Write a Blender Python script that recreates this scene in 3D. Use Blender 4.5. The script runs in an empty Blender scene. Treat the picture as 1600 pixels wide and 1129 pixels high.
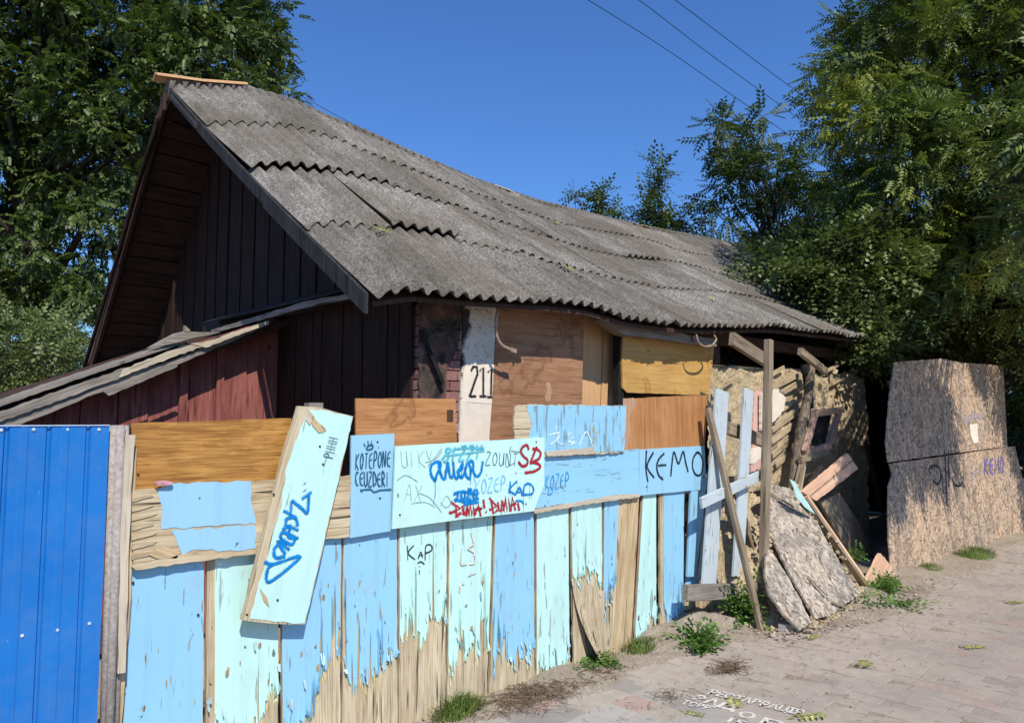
import bpy, bmesh, math, random
import numpy as np
from mathutils import Vector, Matrix
rnd = random.Random(7)
nr = np.random.default_rng(11)
sc = bpy.context.scene
COL = sc.collection

# ------------------------------------------------------------------ camera, sky, sun
# world x runs along the fence (away to the right), y from the street to the house, z up
HD, PIT, FPX, CAMZ = math.radians(46.0), math.radians(4.5), 1150.0, 1.65
cam = bpy.data.cameras.new('camera')
camo = bpy.data.objects.new('camera', cam); COL.objects.link(camo)
cam.sensor_width = 36.0; cam.lens = 36.0 * FPX / 1600.0
cam.clip_start = 0.05; cam.clip_end = 2000
camo.location = (0, 0, CAMZ)
camo.rotation_euler = (math.pi / 2 + PIT, 0, HD - math.pi / 2)
sc.camera = camo
world = bpy.data.worlds.new('World'); sc.world = world; world.use_nodes = True
wn = world.node_tree
bg = wn.nodes['Background']
sky = wn.nodes.new('ShaderNodeTexSky'); sky.sky_type = 'NISHITA'; sky.sun_disc = False
SUN_EL = math.radians(47.8)
SUN_DIR = Vector((-0.43, -1.0, 0)).normalized() * math.cos(SUN_EL) + Vector((0, 0, math.sin(SUN_EL)))
sky.sun_elevation = SUN_EL
sky.sun_rotation = math.atan2(SUN_DIR.x, SUN_DIR.y)
sky.altitude = 300; sky.air_density = 1.3; sky.dust_density = 0.3; sky.ozone_density = 1.6
tint = wn.nodes.new('ShaderNodeMix'); tint.data_type = 'RGBA'; tint.blend_type = 'MULTIPLY'; tint.inputs[0].default_value = 1.0
tint.inputs[7].default_value = (.60, 1.03, 1.75, 1)
wn.links.new(sky.outputs[0], tint.inputs[6]); wn.links.new(tint.outputs[2], bg.inputs[0])
bg.inputs[1].default_value = 0.082
sun = bpy.data.lights.new('sun', 'SUN'); sun.energy = 5.0; sun.angle = math.radians(0.53); sun.color = (1.0, 0.945, 0.84)
suno = bpy.data.objects.new('sun', sun); COL.objects.link(suno)
suno.rotation_euler = SUN_DIR.to_track_quat('Z', 'Y').to_euler()
sc.view_settings.view_transform = 'Standard'; sc.view_settings.look = 'None'
sc.view_settings.exposure = 0.1; sc.view_settings.gamma = 1.0
sc.render.engine = 'CYCLES'
sc.cycles.max_bounces = 6; sc.cycles.diffuse_bounces = 3; sc.cycles.transmission_bounces = 3; sc.cycles.transparent_max_bounces = 4
try: sc.cycles.use_denoising = True
except Exception: pass

# ------------------------------------------------------------------ survey helpers
def ray(px, py):
    xc = (px - 800.0) / FPX; yc = (564.5 - py) / FPX
    F = math.cos(PIT) - yc * math.sin(PIT); Z = math.sin(PIT) + yc * math.cos(PIT); R = xc
    return Vector((F * math.cos(HD) + R * math.sin(HD), F * math.sin(HD) - R * math.cos(HD), Z))
ORG = Vector((0, 0, CAMZ))
def onV(px, py, V):
    d = ray(px, py); return ORG + d * (V / d.y)
def onU(px, py, U):
    d = ray(px, py); return ORG + d * (U / d.x)
def onZ(px, py, z=0.0):
    d = ray(px, py); return ORG + d * ((z - CAMZ) / d.z)
def onP(px, py, p0, n):
    d = ray(px, py); return ORG + d * ((Vector(p0) - ORG).dot(n) / d.dot(n))
def atT(px, py, t):
    d = ray(px, py); f = d.x * math.cos(HD) + d.y * math.sin(HD); return ORG + d * (t / f)
def proj(p):
    x, y, z = p[0], p[1], p[2] - CAMZ
    F = x * math.cos(HD) + y * math.sin(HD); R = x * math.sin(HD) - y * math.cos(HD)
    f2 = F * math.cos(PIT) + z * math.sin(PIT); u2 = -F * math.sin(PIT) + z * math.cos(PIT)
    return 800 + FPX * R / f2, 564.5 - FPX * u2 / f2, f2

# ------------------------------------------------------------------ object helpers
def link(name, me, parent=None, m=None, mw=None, smooth=False):
    o = bpy.data.objects.new(name, me); COL.objects.link(o)
    if m is not None and len(me.materials) == 0: me.materials.append(m)
    if parent is not None:
        o.parent = parent
        base = parent_world(parent)
        if mw is None: mw = Matrix.Identity(4)
        o.matrix_basis = base.inverted() @ mw
    elif mw is not None: o.matrix_basis = mw
    if smooth:
        me.polygons.foreach_set('use_smooth', [True] * len(me.polygons))
    return o
def parent_world(o):
    m = o.matrix_basis.copy()
    while o.parent: o = o.parent; m = o.matrix_basis @ m
    return m
def tag(o, label=None, cat=None, group=None, kind=None):
    if label: o['label'] = label
    if cat: o['category'] = cat
    if group: o['group'] = group
    if kind: o['kind'] = kind
    return o
def thing(name, loc, label, cat, group=None):
    o = bpy.data.objects.new(name, None); COL.objects.link(o); o.location = loc
    o.empty_display_size = .2
    return tag(o, label, cat, group)
def pydata(name, v, f):
    me = bpy.data.meshes.new(name); me.from_pydata([tuple(a) for a in v], [], f); me.update(); return me

def frame_of(p0, n, g):
    """matrix with local z = grain g, local y = -outward normal (into the board)."""
    n = n.normalized(); z = (g - n * g.dot(n)).normalized(); y = -n; x = y.cross(z).normalized(); y = z.cross(x).normalized()
    m = Matrix((x, y, z)).transposed().to_4x4(); m.translation = p0; return m

def rough(poly, step, amp, r):
    out = []
    n = len(poly)
    for i in range(n):
        a = Vector(poly[i]); b = Vector(poly[(i + 1) % n]); L = (b - a).length
        k = max(1, int(L / step)); nn = Vector((-(b - a).y, (b - a).x)) / max(L, 1e-6)
        for j in range(k):
            q = a.lerp(b, j / k)
            if j: q = q + nn * r.uniform(-amp, amp)
            out.append(q)
    return out

def slab(name, pts, n, thick, m, parent, grain=None, amp=0.003, step=0.07, seed=None, warp=0.0):
    """board whose front face is the polygon pts (world, on one plane with outward normal n)."""
    r = random.Random(seed if seed is not None else rnd.random())
    c = sum(pts, Vector()) / len(pts)
    if grain is None:
        es = [(pts[(i + 1) % len(pts)] - pts[i]) for i in range(len(pts))]
        grain = max(es, key=lambda e: e.length)
    M = frame_of(c, n, grain); Mi = M.inverted()
    loc = [Mi @ p for p in pts]
    poly = [(p.x, p.z) for p in loc]
    if amp > 0: poly = rough(poly, step, amp, r)
    else: poly = [Vector(p) for p in poly]
    k = len(poly)
    b = 0.0015
    v = [(p[0], 0, p[1]) for p in poly] + [(p[0], thick, p[1]) for p in poly]
    f = [list(range(k)), list(range(2 * k - 1, k - 1, -1))]
    for i in range(k):
        j = (i + 1) % k; f.append([i, i + k, j + k, j])
    me = pydata(name, v, f)
    bm = bmesh.new(); bm.from_mesh(me); bmesh.ops.recalc_face_normals(bm, faces=bm.faces)
    bmesh.ops.triangulate(bm, faces=[x for x in bm.faces if len(x.verts) > 4]); bm.to_mesh(me); bm.free()
    return link(name, me, parent, m, M)
NV = Vector((0, -1, 0))
def vslab(name, px, V, thick, m, parent, **k):
    return slab(name, [onV(x, y, V) for x, y in px], NV, thick, m, parent, **k)
def beam(name, a, b, w, h, m, parent, up=Vector((0, 0, 1)), amp=.0, taper=1.0):
    """squared timber from a to b; width w across, h along 'up'."""
    d = (b - a); L = d.length; z = d.normalized(); x = z.cross(up).normalized(); y = z.cross(x).normalized()
    M = Matrix((x, y, z)).transposed().to_4x4(); M.translation = a
    v = []; f = []; K = max(1, int(L / .25)); r = random.Random(hash((round(a.x, 3), round(b.z, 3))) & 9999)
    bv = min(w, h) * .08
    pr = [(-w/2+bv, -h/2), (w/2-bv, -h/2), (w/2, -h/2+bv), (w/2, h/2-bv), (w/2-bv, h/2), (-w/2+bv, h/2), (-w/2, h/2-bv), (-w/2, -h/2+bv)]
    for i in range(K + 1):
        t = i / K; s = 1 + (taper - 1) * t; ox, oy = r.uniform(-amp, amp), r.uniform(-amp, amp)
        for p in pr: v.append((p[0] * s + ox, p[1] * s + oy, t * L))
    for i in range(K):
        for j in range(8):
            j2 = (j + 1) % 8; f.append([i*8+j, i*8+j2, (i+1)*8+j2, (i+1)*8+j])
    f.append(list(range(7, -1, -1))); f.append([K*8+j for j in range(8)])
    return link(name, pydata(name, v, f), parent, m, M)
def tube_data(pts, radii, ns=7):
    v = []; f = []
    n = len(pts)
    for i, p in enumerate(pts):
        d = (pts[min(i+1, n-1)] - pts[max(i-1, 0)]).normalized()
        u = d.orthogonal().normalized() if i == 0 else (u - d * u.dot(d)).normalized()
        w = d.cross(u)
        for j in range(ns):
            a = 2 * math.pi * j / ns; v.append(p + (u * math.cos(a) + w * math.sin(a)) * radii[i])
    for i in range(n - 1):
        for j in range(ns):
            j2 = (j + 1) % ns; f.append([i*ns+j, i*ns+j2, (i+1)*ns+j2, (i+1)*ns+j])
    f.append(list(range(ns - 1, -1, -1))); f.append([(n-1)*ns + j for j in range(ns)])
    return v, f
def tube(name, pts, radii, m, parent=None, ns=7, smooth=True):
    if not hasattr(radii, '__len__'): radii = [radii] * len(pts)
    v, f = tube_data(pts, radii, ns); return link(name, pydata(name, v, f), parent, m, None, smooth)
def spline(pts, k=6):
    out = []
    n = len(pts)
    for i in range(n - 1):
        p0 = pts[max(i-1, 0)]; p1 = pts[i]; p2 = pts[i+1]; p3 = pts[min(i+2, n-1)]
        for j in range(k):
            t = j / k
            out.append(0.5 * ((2*p1) + (p2-p0)*t + (2*p0-5*p1+4*p2-p3)*t*t + (-p0+3*p1-3*p2+p3)*t**3))
    out.append(pts[-1]); return out

# ------------------------------------------------------------------ materials
class N:
    def __init__(s, name, rough=0.8, spec=0.3):
        s.m = bpy.data.materials.new(name); s.m.use_nodes = True; s.t = s.m.node_tree
        s.b = s.t.nodes['Principled BSDF']; s.b.inputs['Roughness'].default_value = rough
        s.b.inputs['Specular IOR Level'].default_value = spec
    def n(s, ty, **k):
        o = s.t.nodes.new('ShaderNode' + ty)
        for a, b in k.items(): setattr(o, a, b)
        return o
    def l(s, a, b): s.t.links.new(a, b)
    def coords(s, kind='Object', scale=(1, 1, 1), rand=True, rot=None):
        tc = s.n('TexCoord'); src = tc.outputs[kind]
        if kind == 'World':
            pass
        if rand:
            oi = s.n('ObjectInfo'); mu = s.n('VectorMath', operation='MULTIPLY'); cx = s.n('CombineXYZ')
            for i in range(3): s.l(oi.outputs['Random'], cx.inputs[i])
            mu.inputs[1].default_value = (37, 91, 53); s.l(cx.outputs[0], mu.inputs[0])
            ad = s.n('VectorMath', operation='ADD'); s.l(src, ad.inputs[0]); s.l(mu.outputs[0], ad.inputs[1]); src = ad.outputs[0]
        mp = s.n('Mapping'); mp.inputs['Scale'].default_value = scale
        if rot: mp.inputs['Rotation'].default_value = rot
        s.l(src, mp.inputs[0]); return mp.outputs[0]
    def geo(s, scale=(1, 1, 1)):
        g = s.n('NewGeometry'); mp = s.n('Mapping'); mp.inputs['Scale'].default_value = scale
        s.l(g.outputs['Position'], mp.inputs[0]); return mp.outputs[0]
    def noise(s, vec, scale=5, detail=6, rough=.55, dist=0.0):
        o = s.n('TexNoise'); o.inputs['Scale'].default_value = scale; o.inputs['Detail'].default_value = detail
        o.inputs['Roughness'].default_value = rough; o.inputs['Distortion'].default_value = dist
        s.l(vec, o.inputs['Vector']); return o.outputs['Fac']
    def ramp(s, fac, stops, interp='LINEAR'):
        o = s.n('ValToRGB'); cr = o.color_ramp; cr.interpolation = interp
        while len(cr.elements) < len(stops): cr.elements.new(0.5)
        for e, (p, c) in zip(cr.elements, stops):
            e.position = p; e.color = (c[0], c[1], c[2], 1) if hasattr(c, '__len__') else (c, c, c, 1)
        s.l(fac, o.inputs[0]); return o.outputs[0]
    def mix(s, fac, a, b, mode='MIX'):
        o = s.n('Mix', data_type='RGBA', blend_type=mode)
        for sock, val in ((o.inputs[0], fac), (o.inputs[6], a), (o.inputs[7], b)):
            if isinstance(val, (int, float)): sock.default_value = val
            elif isinstance(val, tuple): sock.default_value = (*val, 1)
            else: s.l(val, sock)
        return o.outputs[2]
    def math(s, op, a, b=0.0, clamp=False):
        o = s.n('Math', operation=op, use_clamp=clamp)
        for sock, val in ((o.inputs[0], a), (o.inputs[1], b)):
            if isinstance(val, (int, float)): sock.default_value = val
            else: s.l(val, sock)
        return o.outputs[0]
    def bump(s, h, strength=.4, dist=.01, prev=None):
        o = s.n('Bump'); o.inputs['Strength'].default_value = strength; o.inputs['Distance'].default_value = dist
        s.l(h, o.inputs['Height'])
        if prev is not None: s.l(prev, o.inputs['Normal'])
        return o.outputs[0]
    def out(s, col, nrm=None, rough=None):
        if isinstance(col, tuple): s.b.inputs['Base Color'].default_value = (*col, 1)
        else: s.l(col, s.b.inputs['Base Color'])
        if nrm is not None: s.l(nrm, s.b.inputs['Normal'])
        if rough is not None: s.l(rough, s.b.inputs['Roughness'])
        return s.m

def wood(name, dark, mid, light, crack=.5, g=1.0, rings=False, stain=None, rough=.8, axis=2):
    s = N(name, rough, .25)
    k = [1, 1, 1]; k[axis] = .07 * g
    a = s.coords(scale=tuple(k)); n1 = s.noise(a, 26, 7, .62, .6)
    k2 = [1, 1, 1]; k2[axis] = .03
    n2 = s.noise(s.coords(scale=tuple(k2)), 150, 3, .6)
    n3 = s.noise(s.coords(), 3.2, 4, .6)
    c = s.ramp(n1, [(.28, dark), (.47, mid), (.68, light)])
    if rings:
        w = s.n('TexWave', wave_type='RINGS', rings_direction='X'); w.inputs['Scale'].default_value = 9; w.inputs['Distortion'].default_value = 9
        w.inputs['Detail'].default_value = 3; w.inputs['Detail Scale'].default_value = 1.2
        kk = [2.2, 2.2, 2.2]; kk[axis] = .5; s.l(s.coords(scale=tuple(kk)), w.inputs['Vector'])
        c = s.mix(s.ramp(w.outputs['Fac'], [(.35, .0), (.75, .5)]), c, dark)
    c = s.mix(s.ramp(n2, [(.45, .0), (.62, .6)]), c, light); c = s.mix(s.ramp(n2, [(.36, .55), (.46, 0.)]), c, dark)
    kv = s.n('TexVoronoi', feature='F1'); kv.inputs['Scale'].default_value = 5.5; kk2 = [1, 1, 1]; kk2[axis] = .45; s.l(s.coords(scale=tuple(kk2)), kv.inputs['Vector']); c = s.mix(s.ramp(kv.outputs['Distance'], [(.03, .85), (.09, 0.)]), c, tuple(q * .4 for q in dark))
    c = s.mix(s.ramp(n3, [(.3, .45), (.6, 0.)]), c, dark)
    if stain:
        n4 = s.noise(s.coords(), 1.6, 5, .62, .3); c = s.mix(s.ramp(n4, [(.54, 0.), (.575, .55), (.60, .12)]), c, stain)
    k3 = [1, 1, 1]; k3[axis] = .05
    nc = s.noise(s.coords(scale=tuple(k3)), 38, 2, .5, .4)
    ck = s.ramp(nc, [(.30, 1.), (.36, 0.)])
    c = s.mix(s.math('MULTIPLY', ck, crack), c, tuple(x * .12 for x in dark))
    b = s.bump(n1, .5, .008); b = s.bump(s.math('MULTIPLY', ck, -1.0), .5 * crack, .006, b); b = s.bump(n2, .15, .002, b)
    return s.out(c, b)

def paint(name, col, under, thr=.66, dirt=.25, glossr=.45, axis=2, crk=.62):
    s = N(name, glossr, .4)
    k = [1, 1, 1]; k[axis] = .22
    n0 = s.noise(s.coords(scale=tuple(k)), 11, 8, .68, .5)
    k = [1, 1, 1]; k[axis] = .1
    n1 = s.noise(s.coords(scale=tuple(k)), 42, 4, .6, .3)
    big = s.noise(s.coords(), 2.4, 3)
    h = s.math('ADD', n0, s.math('MULTIPLY', big, .22))
    fl = s.ramp(h, [(thr + .1, 0.), (thr + .112, 1.)])
    ln = s.ramp(s.math('ADD', n1, s.math('MULTIPLY', big, .12)), [(crk + .1, 0.), (crk + .125, .8)])
    m = s.math('MAXIMUM', fl, ln)
    var = s.noise(s.coords(), 1.7, 4, .6)
    base = s.mix(s.ramp(var, [(.3, .0), (.7, dirt)]), col, tuple(min(1, c * .72 + .03) for c in col))
    fine = s.noise(s.coords(), 60, 3, .7); base = s.mix(s.ramp(fine, [(.62, 0.), (.8, .22)]), base, (.2, .2, .17))
    st = s.noise(s.coords(scale=(1, 1, .06)), 16, 5, .65); base = s.mix(s.ramp(st, [(.5, 0.), (.75, .28)]), base, tuple(c * .55 for c in col))
    ed = s.noise(s.coords(), 5, 6, .7); base = s.mix(s.ramp(ed, [(.56, 0.), (.72, .22)]), base, (.34, .30, .2))
    sp = s.noise(s.coords(scale=(1, 1, .6)), 24, 2, .5)
    base = s.mix(s.ramp(sp, [(.745, 0.), (.76, .8)]), base, (.05, .05, .05))
    gn = s.noise(s.coords(scale=(1, 1, .05)), 60, 4)
    uw = s.ramp(gn, [(.35, tuple(c * .55 for c in under)), (.65, under)])
    c = s.mix(fl, base, uw); c = s.mix(s.math('MULTIPLY', ln, .75), c, tuple(x * .3 for x in under))
    rr = s.ramp(m, [(0, glossr), (1, .85)])
    b = s.bump(s.math('MULTIPLY', m, -1.0), .6, .004); b = s.bump(var, .1, .01, b); b = s.bump(gn, .08, .003, b)
    return s.out(c, b, rr)

def flat(name, col, rough=.6, var=.15, scale=20, bump=.1):
    s = N(name, rough, .3); n = s.noise(s.coords(), scale, 6, .6)
    c = s.ramp(n, [(.3, tuple(x * (1 - var * 2) for x in col)), (.7, tuple(min(1, x * (1 + var)) for x in col))])
    return s.out(c, s.bump(n, bump, .005))

BL = (.27, .54, .73); MI = (.49, .75, .70); UW = (.50, .40, .24)
M_BLUE = paint('peeling light blue paint', BL, UW, .685, crk=.60)
M_BLUEP = paint('badly peeling light blue paint', BL, (.45, .38, .16), .585, axis=0, crk=.52)
M_MINT = paint('peeling mint green paint', MI, UW, .69, crk=.605)
M_MINTC = paint('clean mint green paint', MI, UW, .76, .12, crk=.70)
M_BLUEC = paint('clean light blue paint', (.29, .54, .72), UW, .75, .15, crk=.69)
M_UNDER = wood('yellowed undercoat', (.40, .33, .15), (.56, .50, .27), (.66, .62, .40), .8)
M_BARE = wood('bare weathered plywood', (.26, .185, .11), (.47, .38, .245), (.64, .55, .38), .85)
M_BAREO = wood('bare yellowish softwood', (.28, .18, .09), (.49, .36, .20), (.60, .48, .30), .8)
M_VARN = wood('varnished orange wood grain', (.20, .08, .018), (.42, .20, .048), (.50, .27, .075), .2, .7, rings=True, rough=.5)
M_WEATH = wood('weathered layered plywood', (.26, .18, .10), (.46, .36, .22), (.62, .52, .36), .9, .6)
M_PLY1 = wood('reddish brown plywood', (.20, .085, .04), (.32, .16, .085), (.40, .23, .13), .25, stain=(.12, .05, .03), rough=.6)
M_PLY2 = wood('stained orange plywood', (.26, .10, .03), (.42, .19, .07), (.50, .26, .11), .3, stain=(.12, .04, .01), rough=.6)
M_PLYY = wood('yellow varnished plywood', (.38, .19, .05), (.52, .30, .09), (.58, .36, .12), .2, stain=(.26, .12, .03), rough=.5)
M_PLYO = wood('smooth peach plywood', (.50, .27, .12), (.60, .35, .17), (.66, .41, .21), .05, rough=.55)
M_GREY = wood('grey weathered timber', (.09, .075, .06), (.22, .19, .16), (.34, .30, .25), .8)
M_GREYB = wood('greyed brown timber', (.10, .07, .045), (.24, .18, .12), (.36, .29, .2), .7)
M_GREYDK = wood('dark greyed log', (.05, .038, .028), (.14, .11, .08), (.24, .19, .14), .8)
M_PALE = wood('pale sunbleached timber', (.28, .22, .15), (.50, .42, .31), (.60, .53, .42), .6)
M_FRESH = wood('pale pinkish planed wood', (.50, .28, .17), (.66, .40, .26), (.74, .49, .34), .25)
M_RED = wood('faded oxblood painted boards', (.11, .028, .022), (.24, .075, .06), (.33, .12, .10), .6)
M_DARK = wood('shade-darkened brown boards', (.009, .0045, .003), (.027, .0125, .009), (.046, .023, .016), .6)  # maroon-brown boards, base colour kept near black to carry their shade
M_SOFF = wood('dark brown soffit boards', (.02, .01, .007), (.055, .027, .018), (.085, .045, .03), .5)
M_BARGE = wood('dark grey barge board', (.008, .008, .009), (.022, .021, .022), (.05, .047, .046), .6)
M_PICK = paint('faded grey blue picket paint', (.50, .56, .58), (.2, .18, .15), .66, .5, .6, crk=.58)
M_SOOT_SHADE = flat('soot and shade black', (.012, .011, .010), .9, .3)  # black for charred wood, also painted shade in gaps and openings
M_RUST = flat('rusty brown steel', (.07, .035, .02), .7, .3)
M_HOOK = flat('tarnished cable sleeve', (.34, .24, .18), .5, .2)
M_CONC = flat('grey speckled concrete', (.34, .30, .27), .9, .2, 60, .3)
M_WHITEP = flat('off white painted plaster', (.74, .64, .52), .8, .06, 9, .2)
M_BLK = flat('black lettering paint', (.02, .02, .022), .5, .2)
M_STONE = flat('broken pale rubble', (.42, .34, .27), .9, .3, 12, .5)
M_SCRAP = flat('dark blue plastic scrap', (.03, .04, .09), .4, .2)
M_TWIG = flat('dry brown twigs', (.17, .12, .075), .9, .3, 30)

def metalblue():
    s = N('bright blue enamelled sheet', .38, .5)
    n = s.noise(s.coords(rand=False), 3, 4); f = s.noise(s.coords(scale=(1, 1, .15), rand=False), 90, 3, .6)
    c = s.ramp(n, [(.3, (.004, .135, .45)), (.7, (.008, .16, .51))])
    c = s.mix(s.ramp(f, [(.72, 0.), (.78, .5)]), c, (.3, .45, .7))
    g = s.noise(s.coords(rand=False), 9, 6, .7); c = s.mix(s.ramp(g, [(.45, 0.), (.75, .2)]), c, (.16, .22, .34)); sc2 = s.noise(s.coords(scale=(6, 1, 1), rand=False), 60, 2, .5); c = s.mix(s.ramp(sc2, [(.74, 0.), (.76, .5)]), c, (.4, .48, .6))
    return s.out(c, s.bump(n, .08, .02))
M_METAL = metalblue()

def asbestos():
    s = N('weathered asbestos cement', .93, .15)
    p = s.coords(rand=True); n1 = s.noise(p, 60, 8, .75); n2 = s.noise(p, 4.5, 6, .65); n3 = s.noise(p, 210, 3, .7)
    gp = s.geo(); n4 = s.noise(gp, 1.1, 5, .6)
    c = s.ramp(n1, [(.33, (.045, .040, .034)), (.48, (.175, .160, .140)), (.62, (.37, .345, .31))])
    c = s.mix(s.ramp(n2, [(.42, 0.), (.68, .6)]), c, (.085, .075, .06))
    c = s.mix(s.ramp(n4, [(.42, .0), (.6, .65)]), c, (.105, .085, .06)); ru = s.noise(s.geo(scale=(9, .9, .9)), 1.0, 5, .7); c = s.mix(s.ramp(ru, [(.54, 0.), (.68, .6)]), c, (.06, .05, .038)); ms = s.noise(s.geo(), 7, 6, .72); c = s.mix(s.ramp(ms, [(.63, 0.), (.70, .7)]), c, (.10, .095, .04))
    c = s.mix(s.ramp(n3, [(.60, 0.), (.68, .75)]), c, (.50, .47, .42))
    c = s.mix(s.ramp(s.noise(p, 17, 6, .75), [(.62, 0.), (.7, .5)]), c, (.40, .38, .34))
    c = s.mix(s.ramp(s.noise(p, 30, 5, .7, .8), [(.57, 0.), (.66, .8)]), c, (.04, .035, .028))
    oi = s.n('ObjectInfo'); v = s.ramp(oi.outputs['Random'], [(0, .78), (1, 1.15)])
    c = s.mix(1.0, c, v, 'MULTIPLY')
    b = s.bump(n1, .6, .008); b = s.bump(n3, .5, .003, b)
    return s.out(c, b)
M_ASB = asbestos()

def osb(name, grey, warm, g=.5, dark=None):
    s = N(name, .85, .2)
    p = s.coords(rand=True)
    def layer(rot, sc_):
        m0 = s.n('Mapping'); m0.inputs['Rotation'].default_value = (0, rot, 0); s.l(p, m0.inputs[0])
        mp = s.n('Mapping'); mp.inputs['Scale'].default_value = (sc_, sc_ * .5, sc_ * .3); s.l(m0.outputs[0], mp.inputs[0]); nz = s.n('TexNoise'); nz.inputs['Scale'].default_value = 1.2; s.l(mp.outputs[0], nz.inputs['Vector'])
        ad = s.mix(.12, mp.outputs[0], nz.outputs['Color'])
        v = s.n('TexVoronoi', feature='F1'); v.inputs['Scale'].default_value = 1.0; s.l(ad, v.inputs['Vector'])
        x = s.n('SeparateColor'); s.l(v.outputs['Color'], x.inputs[0]); return x.outputs[0], x.outputs[1], v.outputs['Distance']
    a, a2, da = layer(.5, 46); b_, b2, db = layer(-.75, 52); c_, c2, dc = layer(1.45, 58)
    sel = s.ramp(a2, [(.5, 0.), (.52, 1.)]); sel2 = s.ramp(b2, [(.55, 0.), (.57, 1.)])
    val = s.mix(sel, a, b_); val = s.mix(sel2, val, c_)
    mx = s.noise(s.coords(), 2.2, 5, .65)
    k = s.ramp(mx, [(.5 - g * .3, 0.), (.72 - g * .3 + .1, 1.)])
    gr = s.ramp(val, [(0, tuple(c * .3 for c in grey)), (.5, grey), (1, tuple(min(1, c * 1.45) for c in grey))])
    wr = s.ramp(val, [(0, tuple(c * .35 for c in warm)), (.5, warm), (1, tuple(min(1, c * 1.35) for c in warm))])
    c = s.mix(k, wr, gr)
    if dark:
        nd = s.noise(s.coords(scale=(1, 1, .35)), 5, 5, .7); c = s.mix(s.ramp(nd, [(.5, 0.), (.62, .6)]), c, dark)
    return s.out(c, s.bump(val, .7, .006))
M_OSB = osb('weathered grey strand board', (.32, .265, .21), (.47, .33, .22), .2, (.17, .13, .10))
M_OSBG = osb('strongly greyed strand board', (.32, .28, .235), (.40, .33, .25), .5, (.15, .13, .11))

def clay():
    s = N('crumbling straw clay', .95, .1)
    p = s.coords(rand=False); n1 = s.noise(p, 28, 9, .75); n2 = s.noise(p, 5, 5, .6); n3 = s.noise(p, 90, 4, .7)
    c = s.ramp(n1, [(.3, (.18, .12, .065)), (.44, (.48, .36, .21)), (.62, (.70, .58, .39))])
    c = s.mix(s.ramp(n2, [(.4, .4), (.6, 0.)]), c, (.34, .27, .18))
    c = s.mix(s.ramp(n3, [(.6, 0.), (.68, .6)]), c, (.74, .66, .5))
    b = s.bump(n1, .9, .03); b = s.bump(n3, .5, .008, b); return s.out(c, b)
M_CLAY = clay()

def brickm():
    s = N('red brick', .9, .2); n = s.noise(s.coords(), 30, 6); oi = s.n('ObjectInfo')
    c = s.ramp(oi.outputs['Random'], [(0, (.20, .09, .075)), (.5, (.30, .15, .13)), (1, (.38, .24, .20))])
    c = s.mix(s.ramp(n, [(.4, 0.), (.7, .5)]), c, (.14, .07, .06))
    g = s.geo(); sx = s.n('SeparateXYZ'); s.l(g, sx.inputs[0])
    nz = s.noise(g, 5, 5, .65)
    return s.out(s.mix(s.ramp(s.math('ADD', s.math('MULTIPLY', sx.outputs[2], .5), s.math('MULTIPLY', nz, .35)), [(1.17, 0.), (1.22, .93)]), c, (.012, .011, .011)), s.bump(n, .5, .01))
# soot on the pier is a stain with its own ragged edge
M_BRICK = brickm()

def plastersoot():
    s = N('grey plaster with burnt edge', .9, .2); p = s.coords(rand=False); n = s.noise(p, 7, 7, .7, .4)
    sx = s.n('SeparateXYZ'); s.l(p, sx.inputs[0])
    c = s.ramp(s.noise(p, 14, 6), [(.3, (.60, .53, .45)), (.7, (.72, .65, .56))])
    h = s.math('ADD', s.math('MULTIPLY', sx.outputs[0], -2.6), n)
    h = s.math('ADD', h, s.math('MULTIPLY', sx.outputs[2], .42))
    c = s.mix(s.ramp(h, [(.80, 0.), (.93, .96)]), c, (.015, .013, .012))
    cr = s.noise(s.coords(scale=(1, 1, 2.5), rand=False), 3.2, 3, .6, .8); c = s.mix(s.ramp(cr, [(.492, 0.), (.5, .8), (.508, 0.)]), c, (.06, .05, .04))
    return s.out(c, s.bump(n, .3, .01))
M_PLAS = plastersoot()
def soot_shade_wall():
    s = N('scorched and shade-dark plaster and brick', .95, .1); p = s.geo(); n = s.noise(p, 6, 8, .7, .6)  # scorched tones, darkened further for wall lying in shade
    return s.out(s.ramp(n, [(.38, (.02, .017, .016)), (.5, (.07, .055, .048)), (.57, (.13, .06, .045)), (.68, (.15, .14, .13))]), s.bump(n, .6, .02))
M_SWALL = soot_shade_wall()

def ground():
    s = N('dry trodden earth', .97, .1); p = s.geo(); n1 = s.noise(p, 3, 8, .65); n2 = s.noise(p, 55, 6, .75); n3 = s.noise(p, 160, 3, .7)
    c = s.ramp(n1, [(.3, (.29, .235, .175)), (.7, (.44, .375, .295))])
    c = s.mix(s.ramp(n2, [(.35, .6), (.6, 0.)]), c, (.11, .08, .05)); c = s.mix(s.ramp(n3, [(.62, 0.), (.72, .6)]), c, (.5, .44, .36))
    return s.out(c, s.bump(n2, .8, .012))
M_GROUND = ground()

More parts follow.
